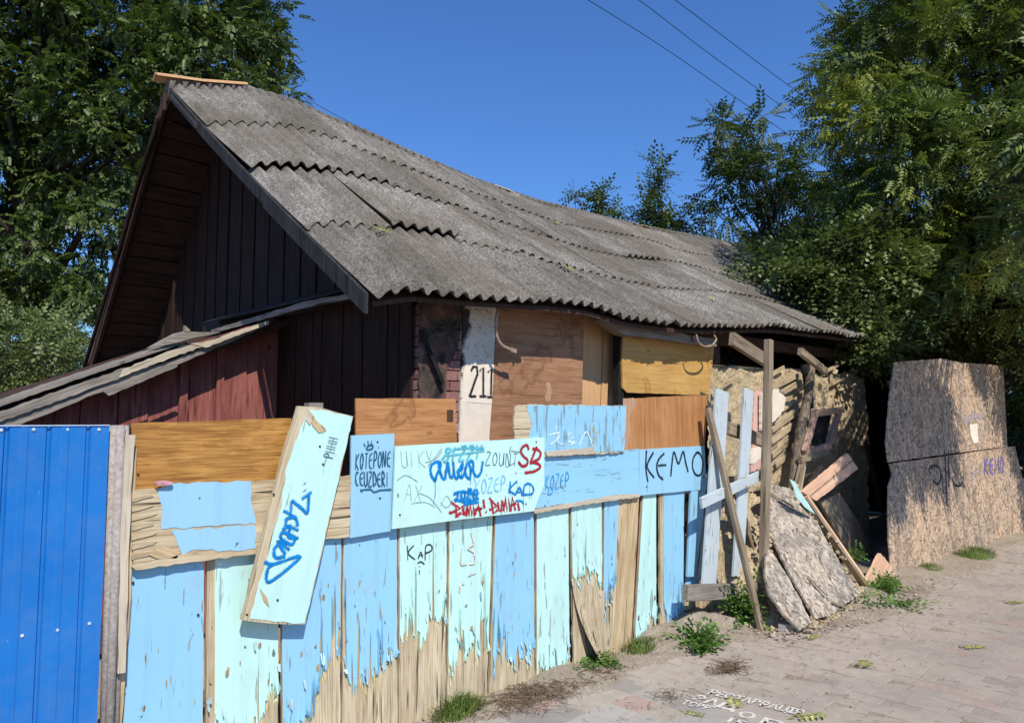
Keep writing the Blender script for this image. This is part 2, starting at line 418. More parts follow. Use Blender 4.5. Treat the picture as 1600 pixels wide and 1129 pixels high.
def paver(name, rand_src, single=None):
    s = N(name, .9, .2)
    if rand_src == 'obj': r = s.n('ObjectInfo').outputs['Random']
    else: r = s.n('NewGeometry').outputs['Random Per Island']
    p = s.geo()
    c = s.ramp(r, [(0, (.28, .235, .205)), (.22, (.31, .265, .23)), (.40, (.27, .225, .195)), (.56, (.235, .20, .18)), (.68, (.33, .21, .18)), (.80, (.32, .28, .24)), (.90, (.17, .145, .135))], 'CONSTANT')
    if single: c = s.mix(1.0, single, s.ramp(r, [(0, .85), (1, 1.15)]), 'MULTIPLY')
    n1 = s.noise(p, 1.6, 6, .62); n2 = s.noise(p, 70, 6, .75); n3 = s.noise(p, 12, 6, .65); n4 = s.noise(p, 220, 2, .6)
    c = s.mix(s.ramp(n2, [(.35, .45), (.6, 0.)]), c, tuple([.15, .12, .10]))
    sx = s.n('SeparateXYZ'); s.l(p, sx.inputs[0])
    dv = s.math('ADD', s.math('MULTIPLY', sx.outputs[1], .085), s.math('MULTIPLY', n1, .75))
    d = s.ramp(dv, [(.36, .3), (.62, .93)])
    if single: d = s.math('MULTIPLY', d, .6)
    c = s.mix(d, c, s.ramp(n3, [(.3, (.33, .27, .215)), (.7, (.42, .355, .29))]))
    c = s.mix(s.ramp(n4, [(.64, 0.), (.72, .45)]), c, (.5, .45, .38))
    c = s.mix(s.ramp(n4, [(.28, .5), (.35, 0.)]), c, (.1, .08, .06))
    b = s.bump(n2, .4, .004); b = s.bump(n3, .2, .01, b); return s.out(c, b)
M_PAV = paver('dusty pinkish concrete paver', 'obj'); M_PAVS = paver('dusty pinkish concrete pavers', 'isl')
M_PAVG = paver('light grey concrete paver', 'obj', (.36, .35, .33)); M_PAVR = paver('brick red concrete paver', 'obj', (.40, .21, .18)); M_PAVD = paver('dark grey concrete paver', 'obj', (.17, .17, .18))

def leafm(name, lo, hi, yel=.0, trans=.22):
    s = N(name, .5, .4)
    r = s.n('NewGeometry').outputs['Random Per Island']
    n = s.noise(s.geo(), .9, 3)
    c = s.ramp(r, [(0, lo), (.85, hi), (1, tuple(min(1, x * 1.5) for x in hi))])
    v2 = s.noise(s.geo(), 2.6, 3, .6); c = s.mix(1.0, c, s.ramp(v2, [(.32, (.62, .66, .6)), (.68, (1.3, 1.22, 1.2))]), 'MULTIPLY')
    if yel: c = s.mix(s.ramp(n, [(.55, 0.), (.64, yel)]), c, (.25, .27, .035))
    s.l(c, s.b.inputs['Base Color'])
    tr = s.n('BsdfTranslucent'); s.l(s.mix(.5, c, (.12, .22, .02)), tr.inputs[0])
    mx = s.n('MixShader'); mx.inputs[0].default_value = trans
    s.l(s.b.outputs[0], mx.inputs[1]); s.l(tr.outputs[0], mx.inputs[2])
    s.l(mx.outputs[0], s.t.nodes['Material Output'].inputs['Surface']); return s.m
M_LF_ASH = leafm('ash leaves', (.036, .060, .016), (.10, .14, .035), .0)
M_LF_NEAR = leafm('near ash leaves', (.06, .092, .022), (.17, .22, .055), .85)
M_LF_BUSH = leafm('broad bush leaves', (.065, .092, .03), (.16, .20, .07), .2)
M_LF_DARK = leafm('dark maple leaves', (.030, .052, .013), (.085, .12, .028), .0)
M_GRASS = leafm('grass blades', (.09, .14, .03), (.19, .26, .06), .3, .3)
M_WEED = leafm('fresh weed leaves', (.07, .15, .03), (.14, .26, .05), .0, .3)
M_LF_FALL = leafm('fallen yellow green leaves', (.24, .27, .06), (.42, .42, .13), .0, .2)
M_BARK = wood('dark bark', (.02, .016, .012), (.05, .04, .032), (.09, .075, .06), .8)

# ------------------------------------------------------------------ ground and pavement
g = pydata('ground', [(-60, -60, -.03), (220, -60, -.03), (220, 220, -.03), (-60, 220, -.03)], [[0, 1, 2, 3]])
tag(link('ground', g, None, M_GROUND), kind='structure', label='dry brown earth under the paving and the house')
# loose earth bank along the foot of the fence
def bank():
    v = []; f = []; nu, nv = 260, 14
    for i in range(nu + 1):
        for j in range(nv + 1):
            u = 1.0 + 14.5 * i / nu; t = j / nv
            e0 = 3.28 - .62 * min(1, max(0, (u - 4.0) / 3)) - (0.0 if u < 7.5 else 0.05)
            w = .22 + .12 * math.sin(u * 2.1) + .05 * math.sin(u * 7.3) + (.12 if 4.9 < u < 8.2 else 0)
            y = e0 - w + t * (w + .9)
            h = .004 + (.05 + .025 * math.sin(u * 3.7 + 1) + .02 * math.sin(u * 11)) * min(1, t * 1.9) ** 1.3 + rnd.uniform(-.006, .006)
            if j == 0: h = -.01
            v.append((u, y, h))
    for i in range(nu):
        for j in range(nv):
            a = i * (nv + 1) + j; f.append([a, a + nv + 1, a + nv + 2, a + 1])
    return pydata('earth_bank', v, f)
tag(link('earth_bank', bank(), None, M_GROUND, None, True), kind='structure', label='strip of loose dry earth along the foot of the fence')

pav = thing('pavement', (5, 1.5, 0), None, None); pav['kind'] = 'structure'; pav['label'] = 'dusty pinkish block pavement running along the fence'
BLK, BWD, GAP = .2, .125, .0025
def block_verts(u0, v0, lu, lv, z, tilt, bev=.0022):
    x0, x1, y0, y1 = u0 + GAP / 2, u0 + lu - GAP / 2, v0 + GAP / 2, v0 + lv - GAP / 2
    vs = []
    for (a, b, s_) in ((0, -.03, 0), (0, -bev, 0), (bev, 0, 1)):
        for (x, y) in ((x0 + a, y0 + a), (x1 - a, y0 + a), (x1 - a, y1 - a), (x0 + a, y1 - a)):
            zz = z + b + (tilt[0] * (x - x0) + tilt[1] * (y - y0)) * (0 if b == -.03 else 1)
            vs.append((x, y, zz))
    fs = [[8, 9, 10, 11]]
    for k in (0, 4):
        for i in range(4):
            j = (i + 1) % 4; fs.append([k + i, k + j, k + j + 4, k + i + 4])
    return vs, fs
def build_pavers():
    cells = []
    ui = 0; u = 1.6
    while u < 26:
        off = .1 if ui % 2 else 0
        v = 3.3 - off; first = True
        while v > -4.5:
            cells.append((u, v - BLK, BWD, BLK)); v -= BLK
        u += BWD; ui += 1
    # square coloured blocks near the fence foot on the left
    SQ = [(2.3 + .2 * i, 2.2 + .2 * j) for i in range(8) for j in range(6)]
    cells = [c for c in cells if not (2.25 < c[0] + .06 < 3.87 and 2.2 < c[1] + .1 < 3.4)]
    near = []; far = []
    for c in cells:
        cu, cv = c[0] + c[2] / 2, c[1] + c[3] / 2
        q = proj((cu, cv, 0)) if cu * math.cos(HD) + cv * math.sin(HD) > .5 else (9e9, 9e9, 0)
        inside = -20 < q[0] < 1620 and q[1] < 1160
        (near if inside else far).append((math.hypot(cu, cv), c))
    near.sort(key=lambda a: a[0]); lim = 258
    keep = near[:lim]; rest = near[lim:] + far
    base = {}
    for _, c in keep:
        key = (rnd.randrange(10))
        if key not in base:
            t = (rnd.uniform(-.02, .02), rnd.uniform(-.015, .015))
            vs, fs = block_verts(0, 0, c[2], c[3], 0, t); base[key] = pydata('paver', vs, fs); base[key].materials.append(M_PAV)
        o = link('paver', base[key], pav, None, Matrix.Translation((c[0], c[1], rnd.uniform(-.001, .002))))
    sqm = {}
    for (u, v) in SQ:
        k = rnd.choice([M_PAVG, M_PAVG, M_PAVR, M_PAVD, M_PAVG, M_PAV])
        if k.name not in sqm:
            vs, fs = block_verts(0, 0, .2, .2, 0, (.005, -.004)); sqm[k.name] = pydata('paver', vs, fs); sqm[k.name].materials.append(k)
        if proj((u + .1, v + .1, 0))[1] < 1180: link('paver', sqm[k.name], pav, None, Matrix.Translation((u, v, rnd.uniform(-.001, .001))))
    V = []; F = []
    for _, c in rest:
        if c[0] > 22: continue
        vs, fs = block_verts(c[0], c[1], c[2], c[3], rnd.uniform(-.001, .002), (rnd.uniform(-.02, .02), rnd.uniform(-.015, .015)))
        b = len(V); V += vs; F += [[i + b for i in q] for q in fs]
    for (u, v) in SQ:
        if proj((u + .1, v + .1, 0))[1] >= 1180:
            vs, fs = block_verts(u, v, .2, .2, 0, (0, 0)); b = len(V); V += vs; F += [[i + b for i in q] for q in fs]
    o = link('far_pavers', pydata('far_pavers', V, F), pav, M_PAVS); o['kind'] = 'stuff'
    # sand-filled bed under the joints
    link('sand_bed', pydata('sand_bed', [(-20, -8, -.0035), (120, -8, -.0035), (120, 3.34, -.0035), (-20, 3.34, -.0035)], [[0, 1, 2, 3]]), pav, M_GROUND)
build_pavers()

# ------------------------------------------------------------------ the house
house = thing('wooden_house', (3.0, 3.9, 0), 'derelict low wooden house with a sagging corrugated grey roof behind the boarded fence', 'house')
RV, EV, BV = 7.06, 3.55, 9.36
U0, U1 = 2.33, 13.2
RID = [(262, 128), (385, 137), (457, 158), (512, 183), (574, 207), (632, 234), (682, 255), (736, 278), (787, 296), (837, 313), (922, 334), (996, 352), (1060, 364), (1130, 377)]
EAV = [(575, 462), (628, 450), (729, 458), (825, 467), (911, 479), (941, 485), (975, 499), (1050, 505), (1125, 508), (1200, 511), (1294, 517)]
rp = [onV(x, y, RV) for x, y in RID]; ep = [onV(x, y, EV) for x, y in EAV]
ru = np.array([p.x for p in rp]); rz = np.array([p.z for p in rp]); eu = np.array([p.x for p in ep]); ez = np.array([p.z for p in ep])
ru[0] = 2.33; eu[0] = 2.33
def zr(u): return float(np.interp(u, ru, rz) - .02)
def ze(u): return float(np.interp(u, eu, ez) - .02)
def RS(u, s):          # front slope
    z = zr(u) * (1 - s) + ze(u) * s - .05 * math.sin(math.pi * s) * (1 + .4 * math.sin(u * 1.3)) + .015 * math.sin(u * 2.3 + s * 4)
    return Vector((u, RV + (EV - RV) * s, z))
def BS(u, s):
    zb = 2.15
    return Vector((u, RV + (BV - RV) * s, zr(u) * (1 - s) + zb * s))
def roof_sheet(S, u0, u1, s0, s1, lift0, lift1, sgn, side, shift=0, mat=M_ASB, wav=.0235, ph=0.0):
    nu = max(6, int(round((u1 - u0) / .115 * 7))); ns = 6; T = .0065
    L = (S(u0, 1) - S(u0, 0)).length
    top = []; bot = []
    for j in range(ns + 1):
        s = s0 + (s1 - s0) * j / ns
        for i in range(nu + 1):
            u = u0 + (u1 - u0) * i / nu
            p = S(u, s); d = (S(u, s + .02) - S(u, s - .02)).normalized()
            nn = d.cross(Vector((1, 0, 0))) * sgn; nn.normalize()
            if nn.z < 0: nn = -nn
            t = j / ns
            h = lift0 + (lift1 - lift0) * t + wav * math.cos(2 * math.pi * u / .115 + ph)
            if j == ns: h += 0; p = p + d * (side[i] if side else 0)
            top.append(p + nn * (h + T)); bot.append(p + nn * h)
    n = len(top); W = nu + 1; f = []
    for j in range(ns):
        for i in range(nu):
            a = j * W + i; q = [a, a + 1, a + W + 1, a + W]; f.append(q); f.append([n + k for k in reversed(q)])
    for i in range(nu):
        f.append([i + 1, i, n + i, n + i + 1]); a = ns * W + i; f.append([a, a + 1, n + a + 1, n + a])
    for j in range(ns):
        a = j * W; f.append([a, a + W, n + a + W, n + a]); a = j * W + nu; f.append([a + W, a, n + a, n + a + W])
    c = S((u0 + u1) / 2, (s0 + s1) / 2)
    me = pydata('roofing_sheet', [p - c for p in top + bot], f)
    return me, c
def deck(S, u0, u1, off, name):
    v = []; f = []; nu, ns = 40, 8
    for k in range(2):
        for j in range(ns + 1):
            for i in range(nu + 1):
                p = S(u0 + (u1 - u0) * i / nu, .0 + .985 * j / ns); v.append((p.x, p.y, p.z - off - k * .03))
    W = nu + 1; n = W * (ns + 1)
    for j in range(ns):
        for i in range(nu):
            a = j * W + i; q = [a, a + 1, a + W + 1, a + W]; f += [q, [n + x for x in reversed(q)]]
    for i in range(nu): a = ns * W + i; f += [[a, a + 1, n + a + 1, n + a], [i + 1, i, n + i, n + i + 1]]
    for j in range(ns): a = j * W; f += [[a, a + W, n + a + W, n + a]]; a = j * W + nu; f += [[a + W, a, n + a, n + a + W]]
    return pydata(name, v, f)
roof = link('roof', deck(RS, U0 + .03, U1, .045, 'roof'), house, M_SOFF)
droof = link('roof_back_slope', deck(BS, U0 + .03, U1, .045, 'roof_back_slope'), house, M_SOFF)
SW = .66
def sheets():
    cols = int((U1 - U0) / SW) + 1
    rows = [(0, .255), (.25, .505), (.5, .755), (.75, 1.0)]
    for i in range(cols):
        for j, (a, b) in enumerate(rows):
            r = random.Random(i * 31 + j * 7 + 3)
            u0 = U0 + i * SW + (r.uniform(-.012, .012)); u1 = u0 + SW + .035
            sh = r.uniform(-.006, .008) if j < 3 else r.uniform(-.004, .004)
            if i == 2 and j == 2: sh = .012
            jag = None
            W = max(6, int(round((u1 - u0) / .115 * 7)))
            jag = [r.uniform(-.004, .004) + (.02 * math.sin(k * .7 + i) if r.random() < .15 else 0) for k in range(W + 1)]
            if j == 3 and i in (4, 5): jag = [x - (.05 if 20 < k < 28 and i == 4 else 0) for k, x in enumerate(jag)]
            lift = .020 + r.choice([0, .0, .006, .016, .032 if j in (1, 2) else .0])
            if j == 0: a2 = .004
            else: a2 = a - .012
            me, c = roof_sheet(RS, u0, u1, a2, b + sh, .0 + (i % 2) * .003, lift + (i % 2) * .003, 1, jag)
            link('roofing_sheet', me, roof, M_ASB, Matrix.Translation(c), True)
    for i in range(cols):
        for j in range(3):
            u0 = U0 - .02 + i * SW; a = j / 3; b = (j + 1) / 3 + .02
            me, c = roof_sheet(BS, u0, u0 + SW + .03, max(a, .0) - (.012 if j == 0 else 0), min(b, 1.0), 0, .02, 1, None)
            link('roofing_sheet', me, droof, M_ASB, Matrix.Translation(c), True)
sheets()
# ridge: pale plank on the first stretch, then black strips standing for the dark gap
def ridge_strip(name, u0, u1, m, off, w=.14, th=.02, tilt=0.0):
    v = []; f = []; K = max(2, int((u1 - u0) / .3))
    for i in range(K + 1):
        u = u0 + (u1 - u0) * i / K; z = zr(u) + off + tilt * i / K
        for (y, dz) in ((-w, -w * .45), (0, 0), (w * .8, -w * .75), (w * .8, -w * .75 - th), (0, -th), (-w, -w * .45 - th)): v.append((u, RV + .02 + y, z + dz))
    for i in range(K):
        for j in range(6): j2 = (j + 1) % 6; f.append([i*6+j, i*6+j2, (i+1)*6+j2, (i+1)*6+j])
    f += [[5, 4, 3, 2, 1, 0], [K*6 + j for j in range(6)]]
    return link(name, pydata(name, v, f), roof, m)
ridge_strip('ridge_board', U0 - .12, U0 + .74, M_PLYO, .085, .07, .02)
for k, (a, b) in enumerate([(3.35, 4.6), (4.7, 6.2), (6.3, 8.2), (8.3, 10.4), (10.5, 12.9)]):
    ridge_strip('ridge_gap_strip', a, b, M_SOOT_SHADE, .022 + .006 * (k % 2), .035, .03)
# broken pale scraps on the ridge
for (x, y) in ((735, 276), (772, 290), (792, 298), (1000, 352), (988, 348)):
    p = onV(x, y, RV - .03)
    beam('ridge_scrap', p, p + Vector((rnd.uniform(.12, .25), rnd.uniform(-.08, .02), rnd.uniform(-.05, -.02))), .07, .012, M_PALE if x < 900 else M_BAREO, roof)
# barge boards under the front verge and the rear verge
def verge(S, s0, s1, name, m, w=.16, th=.028, du=-.03, drop=.02, K=8):
    v = []; f = []
    for i in range(K + 1):
        s = s0 + (s1 - s0) * i / K; p = S(U0 + .03, s)
        for (x, z) in ((0, 0), (th, 0), (th, -w), (0, -w)): v.append((U0 + du + x, p.y, p.z - drop + z))
    for i in range(K):
        for j in range(4): j2 = (j + 1) % 4; f.append([i*4+j, i*4+j2, (i+1)*4+j2, (i+1)*4+j])
    f += [[3, 2, 1, 0], [K*4 + j for j in range(4)]]
    o = link(name, pydata(name, v, f), house, m); return o
verge(RS, .03, .60, 'barge_board', M_BARGE, .10, .028, -.03, .0); verge(RS, .605, .985, 'barge_board', M_BARGE, .12, .03, -.034, .0)
verge(RS, .06, .24, 'barge_batten', M_BARGE, .035, .03, -.062, .03)
verge(BS, .02, .52, 'barge_board', M_SOFF, .17, .03); verge(BS, .53, 1.0, 'barge_board', M_SOFF, .16, .03, -.02)
tube('verge_pole', spline([onU(x, y, U0 - .05) for x, y in ((246, 182), (237, 222), (221, 268), (205, 322), (186, 392), (167, 456), (148, 520), (128, 584))]), .02, M_DARK, house)
# rafter tail and block under the front corner of the roof
# soffit boards under the rear slope overhang
for k in range(20):
    s0 = .03 + k * .0485; a = BS(U0 + .05, s0); b = BS(U0 + .05, s0 + .044)
    n = (b - a).cross(Vector((1, 0, 0))).normalized()
    if n.z > 0: n = -n
    off = Vector((0, 0, -.085 - rnd.uniform(0, .012)))
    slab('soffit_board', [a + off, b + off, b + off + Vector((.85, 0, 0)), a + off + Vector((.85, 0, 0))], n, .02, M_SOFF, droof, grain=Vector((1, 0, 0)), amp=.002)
# front slope soffit over the verge and rafters
for k in range(22):
    s0 = .02 + k * .0405; a = RS(U0 + .05, s0); b = RS(U0 + .05, s0 + .037)
    n = (b - a).cross(Vector((1, 0, 0))).normalized()
    if n.z > 0: n = -n
    off = Vector((0, 0, -.085 - rnd.uniform(0, .01)))
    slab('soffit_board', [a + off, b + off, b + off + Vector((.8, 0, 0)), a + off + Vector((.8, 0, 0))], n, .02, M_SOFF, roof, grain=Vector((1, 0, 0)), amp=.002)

UG = 2.9
NU = Vector((-1, 0, 0))
gable = link('gable_wall', pydata('gable_wall', [(UG + .03, 3.95, 0), (UG + .03, 9.2, 0), (UG + .03, 9.2, 2.2), (UG + .03, RV, zr(UG) - .12), (UG + .03, 3.95, ze(UG) + .12)], [[0, 1, 2, 3, 4]]), house, M_SOOT_SHADE)
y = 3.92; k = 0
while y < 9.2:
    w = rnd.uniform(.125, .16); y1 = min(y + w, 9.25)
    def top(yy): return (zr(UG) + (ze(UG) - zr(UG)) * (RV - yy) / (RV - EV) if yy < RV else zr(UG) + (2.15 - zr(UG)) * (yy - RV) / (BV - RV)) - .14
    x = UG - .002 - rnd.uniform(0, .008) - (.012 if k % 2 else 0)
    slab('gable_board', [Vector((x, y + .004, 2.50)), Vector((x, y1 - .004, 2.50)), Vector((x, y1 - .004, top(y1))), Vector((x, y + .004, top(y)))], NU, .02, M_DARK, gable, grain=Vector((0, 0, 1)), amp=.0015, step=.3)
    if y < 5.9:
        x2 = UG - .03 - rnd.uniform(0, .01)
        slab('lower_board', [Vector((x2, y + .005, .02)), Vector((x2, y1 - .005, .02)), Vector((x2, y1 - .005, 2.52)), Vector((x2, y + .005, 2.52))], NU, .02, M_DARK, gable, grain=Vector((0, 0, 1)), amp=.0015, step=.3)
    y = y1; k += 1
# ledge board along the gable at attic floor level
slab('ledge_board', [Vector((UG - .09, 3.95, 2.49)), Vector((UG - .09, 7.3, 2.49)), Vector((UG - .09, 7.3, 2.60)), Vector((UG - .09, 3.95, 2.60))], NU, .03, M_BARGE, house, grain=Vector((0, 1, 0)), amp=.004)
slab('ledge_board', [Vector((UG - .26, 4.55, 2.535)), Vector((UG - .26, 6.9, 2.52)), Vector((UG - .02, 6.9, 2.66)), Vector((UG - .02, 4.2, 2.66))], Vector((-.4, 0, 1)).normalized(), .02, M_BARGE, house, grain=Vector((0, 1, 0)), amp=.004)
# curved pale board lying over the ledge where it meets the lean-to
slab('ledge_fascia', [onU(x, y, UG - .27) for x, y in ((556, 456), (556, 464), (470, 482), (400, 502), (330, 521), (330, 515), (400, 494), (480, 470))], NU, .02, M_GREY, house, grain=Vector((0, 1, 0)), amp=.003)
slab('warped_ledge_board', [onV(x, y, 5.5) for x, y in ((243, 541), (285, 518), (345, 519), (300, 528), (282, 534))], NV, .2, M_GREY, house, amp=.004)
slab('ledge_chip', [onV(x, y, 5.5) for x, y in ((289, 508), (297, 515), (298, 519), (288, 519))], NV, .03, M_GREYB, house, amp=0)

# lean-to on the gable: red board wall, verge boards, roofing
VA = 5.8
lean = link('lean_to_wall', pydata('lean_to_wall', [(-2.5, VA + .04, 0), (UG, VA + .04, 0), (UG, VA + .04, 2.35), (-2.5, VA + .04, .3)], [[0, 1, 2, 3]]), house, M_SOOT_SHADE)
x = UG - .01; k = 0
def leanz(u): return 2.57 - (UG - u) * .404
while x > -2.2:
    w = rnd.choice([.2, .24, .27, .3]); x0 = x - w; o = -.022 if k % 3 == 1 else 0
    slab('wall_board', [Vector((x0 + .003, VA + o, .02)), Vector((x - .003, VA + o, .02)), Vector((x - .003, VA + o, leanz(x) - .04)), Vector((x0 + .003, VA + o, leanz(x0) - .04))], NV, .022, M_RED, lean, grain=Vector((0, 0, 1)), amp=.002, step=.2)
    x = x0; k += 1
# slab battens on that wall
for (px_, yt) in ((343, 618), (286, 650)):
    p = onV(px_, 660, VA - .05); slab('cover_strip', [Vector((p.x - .03, VA - .045, .3)), Vector((p.x + .03, VA - .045, .3)), Vector((p.x + .03, VA - .045, leanz(p.x) - .06)), Vector((p.x - .03, VA - .045, leanz(p.x) - .06))], NV, .02, M_RED, lean, grain=Vector((0, 0, 1)), amp=.003)
LV = 5.56
def L(px_, py_, off=0): return onV(px_, py_, LV + off)
def deckz(u): return leanz(u) - .075
lroof = link('lean_to_roof', pydata('lean_to_roof', [(-2.6, LV + .03, deckz(-2.6)), (UG, LV + .03, deckz(UG)), (UG, 9.0, deckz(UG)), (-2.6, 9.0, deckz(-2.6)),
      (-2.6, LV + .03, deckz(-2.6) - .06), (UG, LV + .03, deckz(UG) - .06), (UG, 9.0, deckz(UG) - .06), (-2.6, 9.0, deckz(-2.6) - .06)],
      [[0, 1, 2, 3], [7, 6, 5, 4], [0, 4, 5, 1], [1, 5, 6, 2], [2, 6, 7, 3], [3, 7, 4, 0]]), house, M_SOFF)
GL = L(418, 505) - L(-60, 690)
slab('verge_board', [L(-60, 682), L(94, 622), L(150, 600), L(275, 560), L(418, 501), L(421, 507), L(275, 571), L(150, 615), L(94, 638), L(-60, 699)], NV, .03, M_GREY, lroof, grain=GL, amp=.004, step=.05)
slab('verge_board', [L(-60, 664, -.02), L(94, 609, -.02), L(196, 574, -.02), L(190, 590, -.02), L(160, 600, -.02), L(94, 625, -.02), L(-60, 680, -.02)], NV, .03, M_GREY, lroof, grain=GL, amp=.005, step=.03)
slab('verge_board', [L(192, 577, -.025), L(288, 538, -.025), L(320, 540, -.025), L(275, 556, -.025), L(186, 590, -.025)], NV, .03, M_PALE, lroof, grain=GL, amp=.005, step=.03)
slab('verge_board', [L(-60, 653, .02), L(140, 585, .02), L(292, 535, .02), L(300, 541, .02), L(140, 594, .02), L(-60, 664, .02)], NV, .02, M_SOOT_SHADE, lroof, grain=GL, amp=.001)  # black strip painted in for the dark gap under the roofing edge
slab('roofing_edge', [L(-60, 650, -.04), L(110, 591, -.04), L(290, 531, -.04), L(292, 534, -.04), L(110, 596, -.04), L(-60, 656, -.04)], NV, .5, M_GREY, lroof, grain=GL, amp=.003, step=.03)
slab('split_lath', [L(160, 610, -.05), L(272, 568, -.05), L(278, 572, -.05), L(170, 618, -.05)], NV, .01, M_GREY, lroof, amp=.003, step=.03)
slab('roofing_edge', [L(292, 536, -.03), L(318, 534, -.03), L(419, 501, -.03), L(421, 505, -.03), L(322, 543, -.03)], NV, .02, M_PALE, lroof, amp=.003, step=.03)

# street wall of the house
VW = 3.88
wall = link('street_wall', pydata('street_wall', [(2.93, VW + .13, 0), (6.9, VW + .13, 0), (6.9, VW + .13, 2.75), (2.93, VW + .13, 2.6), (2.93, VW + .45, 0), (6.9, VW + .45, 0), (6.9, VW + .45, 2.75), (2.93, VW + .45, 2.6)],
    [[0, 1, 2, 3], [7, 6, 5, 4], [0, 4, 5, 1], [1, 5, 6, 2], [2, 6, 7, 3], [3, 7, 4, 0]]), house, M_SWALL)
# brick pier left of the plaster strip
a = onV(655, 600, VW); b = onV(722, 600, VW)
zc = .0; row = 0
while zc < 2.4:
    u = a.x - (.06 if row % 2 else 0)
    while u < b.x:
        w = min(.122, b.x - u - .004); j = rnd.uniform(-.006, .006)
        if w > .02:
            x0 = max(u, a.x)
            bw = u + w - x0
            if bw > .02:
                bx = [Vector((x0, VW + j, zc)), Vector((x0 + bw, VW + j, zc)), Vector((x0 + bw, VW + j, zc + .062)), Vector((x0, VW + j, zc + .062))]
                if not (px_ := 0) and zc > 1.0: slab('brick', bx, NV, .11, M_BRICK, wall, amp=.003, step=.03, grain=Vector((1, 0, 0)))
        u += .13
    zc += .071; row += 1
# scorched plaster left of the bricks, its blackness also standing for the shaded recess
vslab('scorched_shade_plaster', [(655, 440), (722, 440), (722, 500), (714, 548), (708, 560), (699, 572), (697, 645), (655, 645)], VW - .012, .01, M_SWALL, wall, amp=.008, step=.03)
pa, pb = onV(657, 515, VW - .05), onV(692, 600, VW - .05); beam('charred_lath', pa, pb, .03, .02, M_SOOT_SHADE, wall, up=Vector((0, 1, 0)))
vslab('plaster_strip', [(718, 440), (778, 440), (776, 520), (770, 620), (768, 700), (717, 700), (720, 600), (724, 520)], VW - .01, .12, M_PLAS, wall, amp=.004, grain=Vector((0, 0, 1)))
vslab('white_paint_patch', [(728, 568), (737, 566), (758, 571), (772, 569), (770, 628), (767, 700), (719, 700), (722, 640), (724, 585)], VW - .013, .003, M_WHITEP, wall, amp=.003, step=.03, grain=Vector((0, 0, 1)))
vslab('number_plate', [(736, 569), (772, 569), (770, 631), (729, 628)], VW - .0155, .0015, M_WHITEP, wall, amp=.001, grain=Vector((0, 0, 1)))

# ------------------------------------------------------------------ strokes (graffiti, numbers)
FONT = {
 'K': [[(0, 0), (.05, 1)], [(.75, 1), (.05, .45), (.8, 0)]], 'E': [[(.75, .95), (.2, .8), (.02, .45), (.2, .1), (.8, 0)], [(.05, .5), (.75, .55)]],
 'F': [[(0, 0), (0, 1), (.7, 1)], [(0, .5), (.5, .5)]], 'M': [[(0, 0), (.08, 1), (.42, .25), (.8, 1), (.95, 0)]], 'O': [[(.45, 1), (.1, .75), (.03, .35), (.3, 0), (.62, .2), (.75, .6), (.45, 1)]],
 'A': [[(0, 0), (.4, 1), (.75, 0)], [(.12, .4), (.7, .4)]], 'P': [[(.05, 0), (.08, 1), (.6, .95), (.7, .65), (.1, .45)]], 'D': [[(.1, 0), (.05, 1), (.6, .75), (.75, .3), (.1, 0)]],
 'U': [[(0, 1), (.05, .2), (.35, 0), (.65, .2), (.72, 1), (.75, .05)]], '!': [[(.25, 1), (.2, .3)], [(.2, .08), (.22, 0)]],
 'S': [[(.75, .85), (.4, 1), (.1, .8), (.35, .55), (.65, .3), (.35, 0), (0, .15)]], 'B': [[(.1, 0), (.15, 1), (.6, .9), (.5, .6), (.15, .52), (.7, .4), (.6, .08), (.1, 0)]],
 'T': [[(.4, 0), (.4, 1)], [(0, 1), (.8, .98)]], 'R': [[(.05, 0), (.08, 1), (.6, .9), (.55, .55), (.1, .5), (.75, 0)]], 'N': [[(0, 0), (.05, 1), (.65, 0), (.7, 1)]],
 'Z': [[(0, 1), (.7, .95), (0, .02), (.8, 0)]], 'C': [[(.7, .85), (.35, 1), (.05, .6), (.15, .1), (.7, .05)]], 'I': [[(.2, 0), (.2, 1)]], 'H': [[(0, 0), (0, 1)], [(.65, 0), (.65, 1)], [(0, .5), (.65, .5)]],
 'V': [[(0, 1), (.3, 0), (.65, 1)]], 'Y': [[(0, 1), (.3, .5), (.7, 1)], [(.3, .5), (.2, 0)]], '.': [[(.1, .05), (.14, 0)]], 'J': [[(.5, 1), (.5, .15), (.2, 0), (0, .2)]],
 '1': [[(.05, .8), (.3, 1), (.3, 0)], [(.1, 0), (.5, 0)]], '2': [[(.05, .8), (.25, 1), (.5, .9), (.5, .65), (.05, 0), (.55, 0)]], 'L': [[(0, 1), (0, 0), (.6, 0)]], 'X': [[(0, 0), (.7, 1)], [(0, 1), (.7, 0)]],
 'o': [[(.3, 1), (0, .5), (.3, 0), (.6, .5), (.3, 1)]], '~': [[(0, .3), (.4, .7), (.8, .3), (1.2, .6)]], ' ': []}
def text_strokes(txt, org, right, up, adv=.95, wob=.03, r=None):
    """pixel-space strokes of a word: org lower-left, right = advance of one letter, up = letter height."""
    r = r or random.Random(len(txt) * 7 + int(org[0])); out = []
    for i, ch in enumerate(txt):
        for st in FONT.get(ch, []):
            out.append([(org[0] + (i * adv + x * .85 + r.uniform(-wob, wob)) * right[0] + (y + r.uniform(-wob, wob)) * up[0],
                         org[1] + (i * adv + x * .85) * right[1] + (y + r.uniform(-wob, wob)) * up[1]) for x, y in st])
    return out
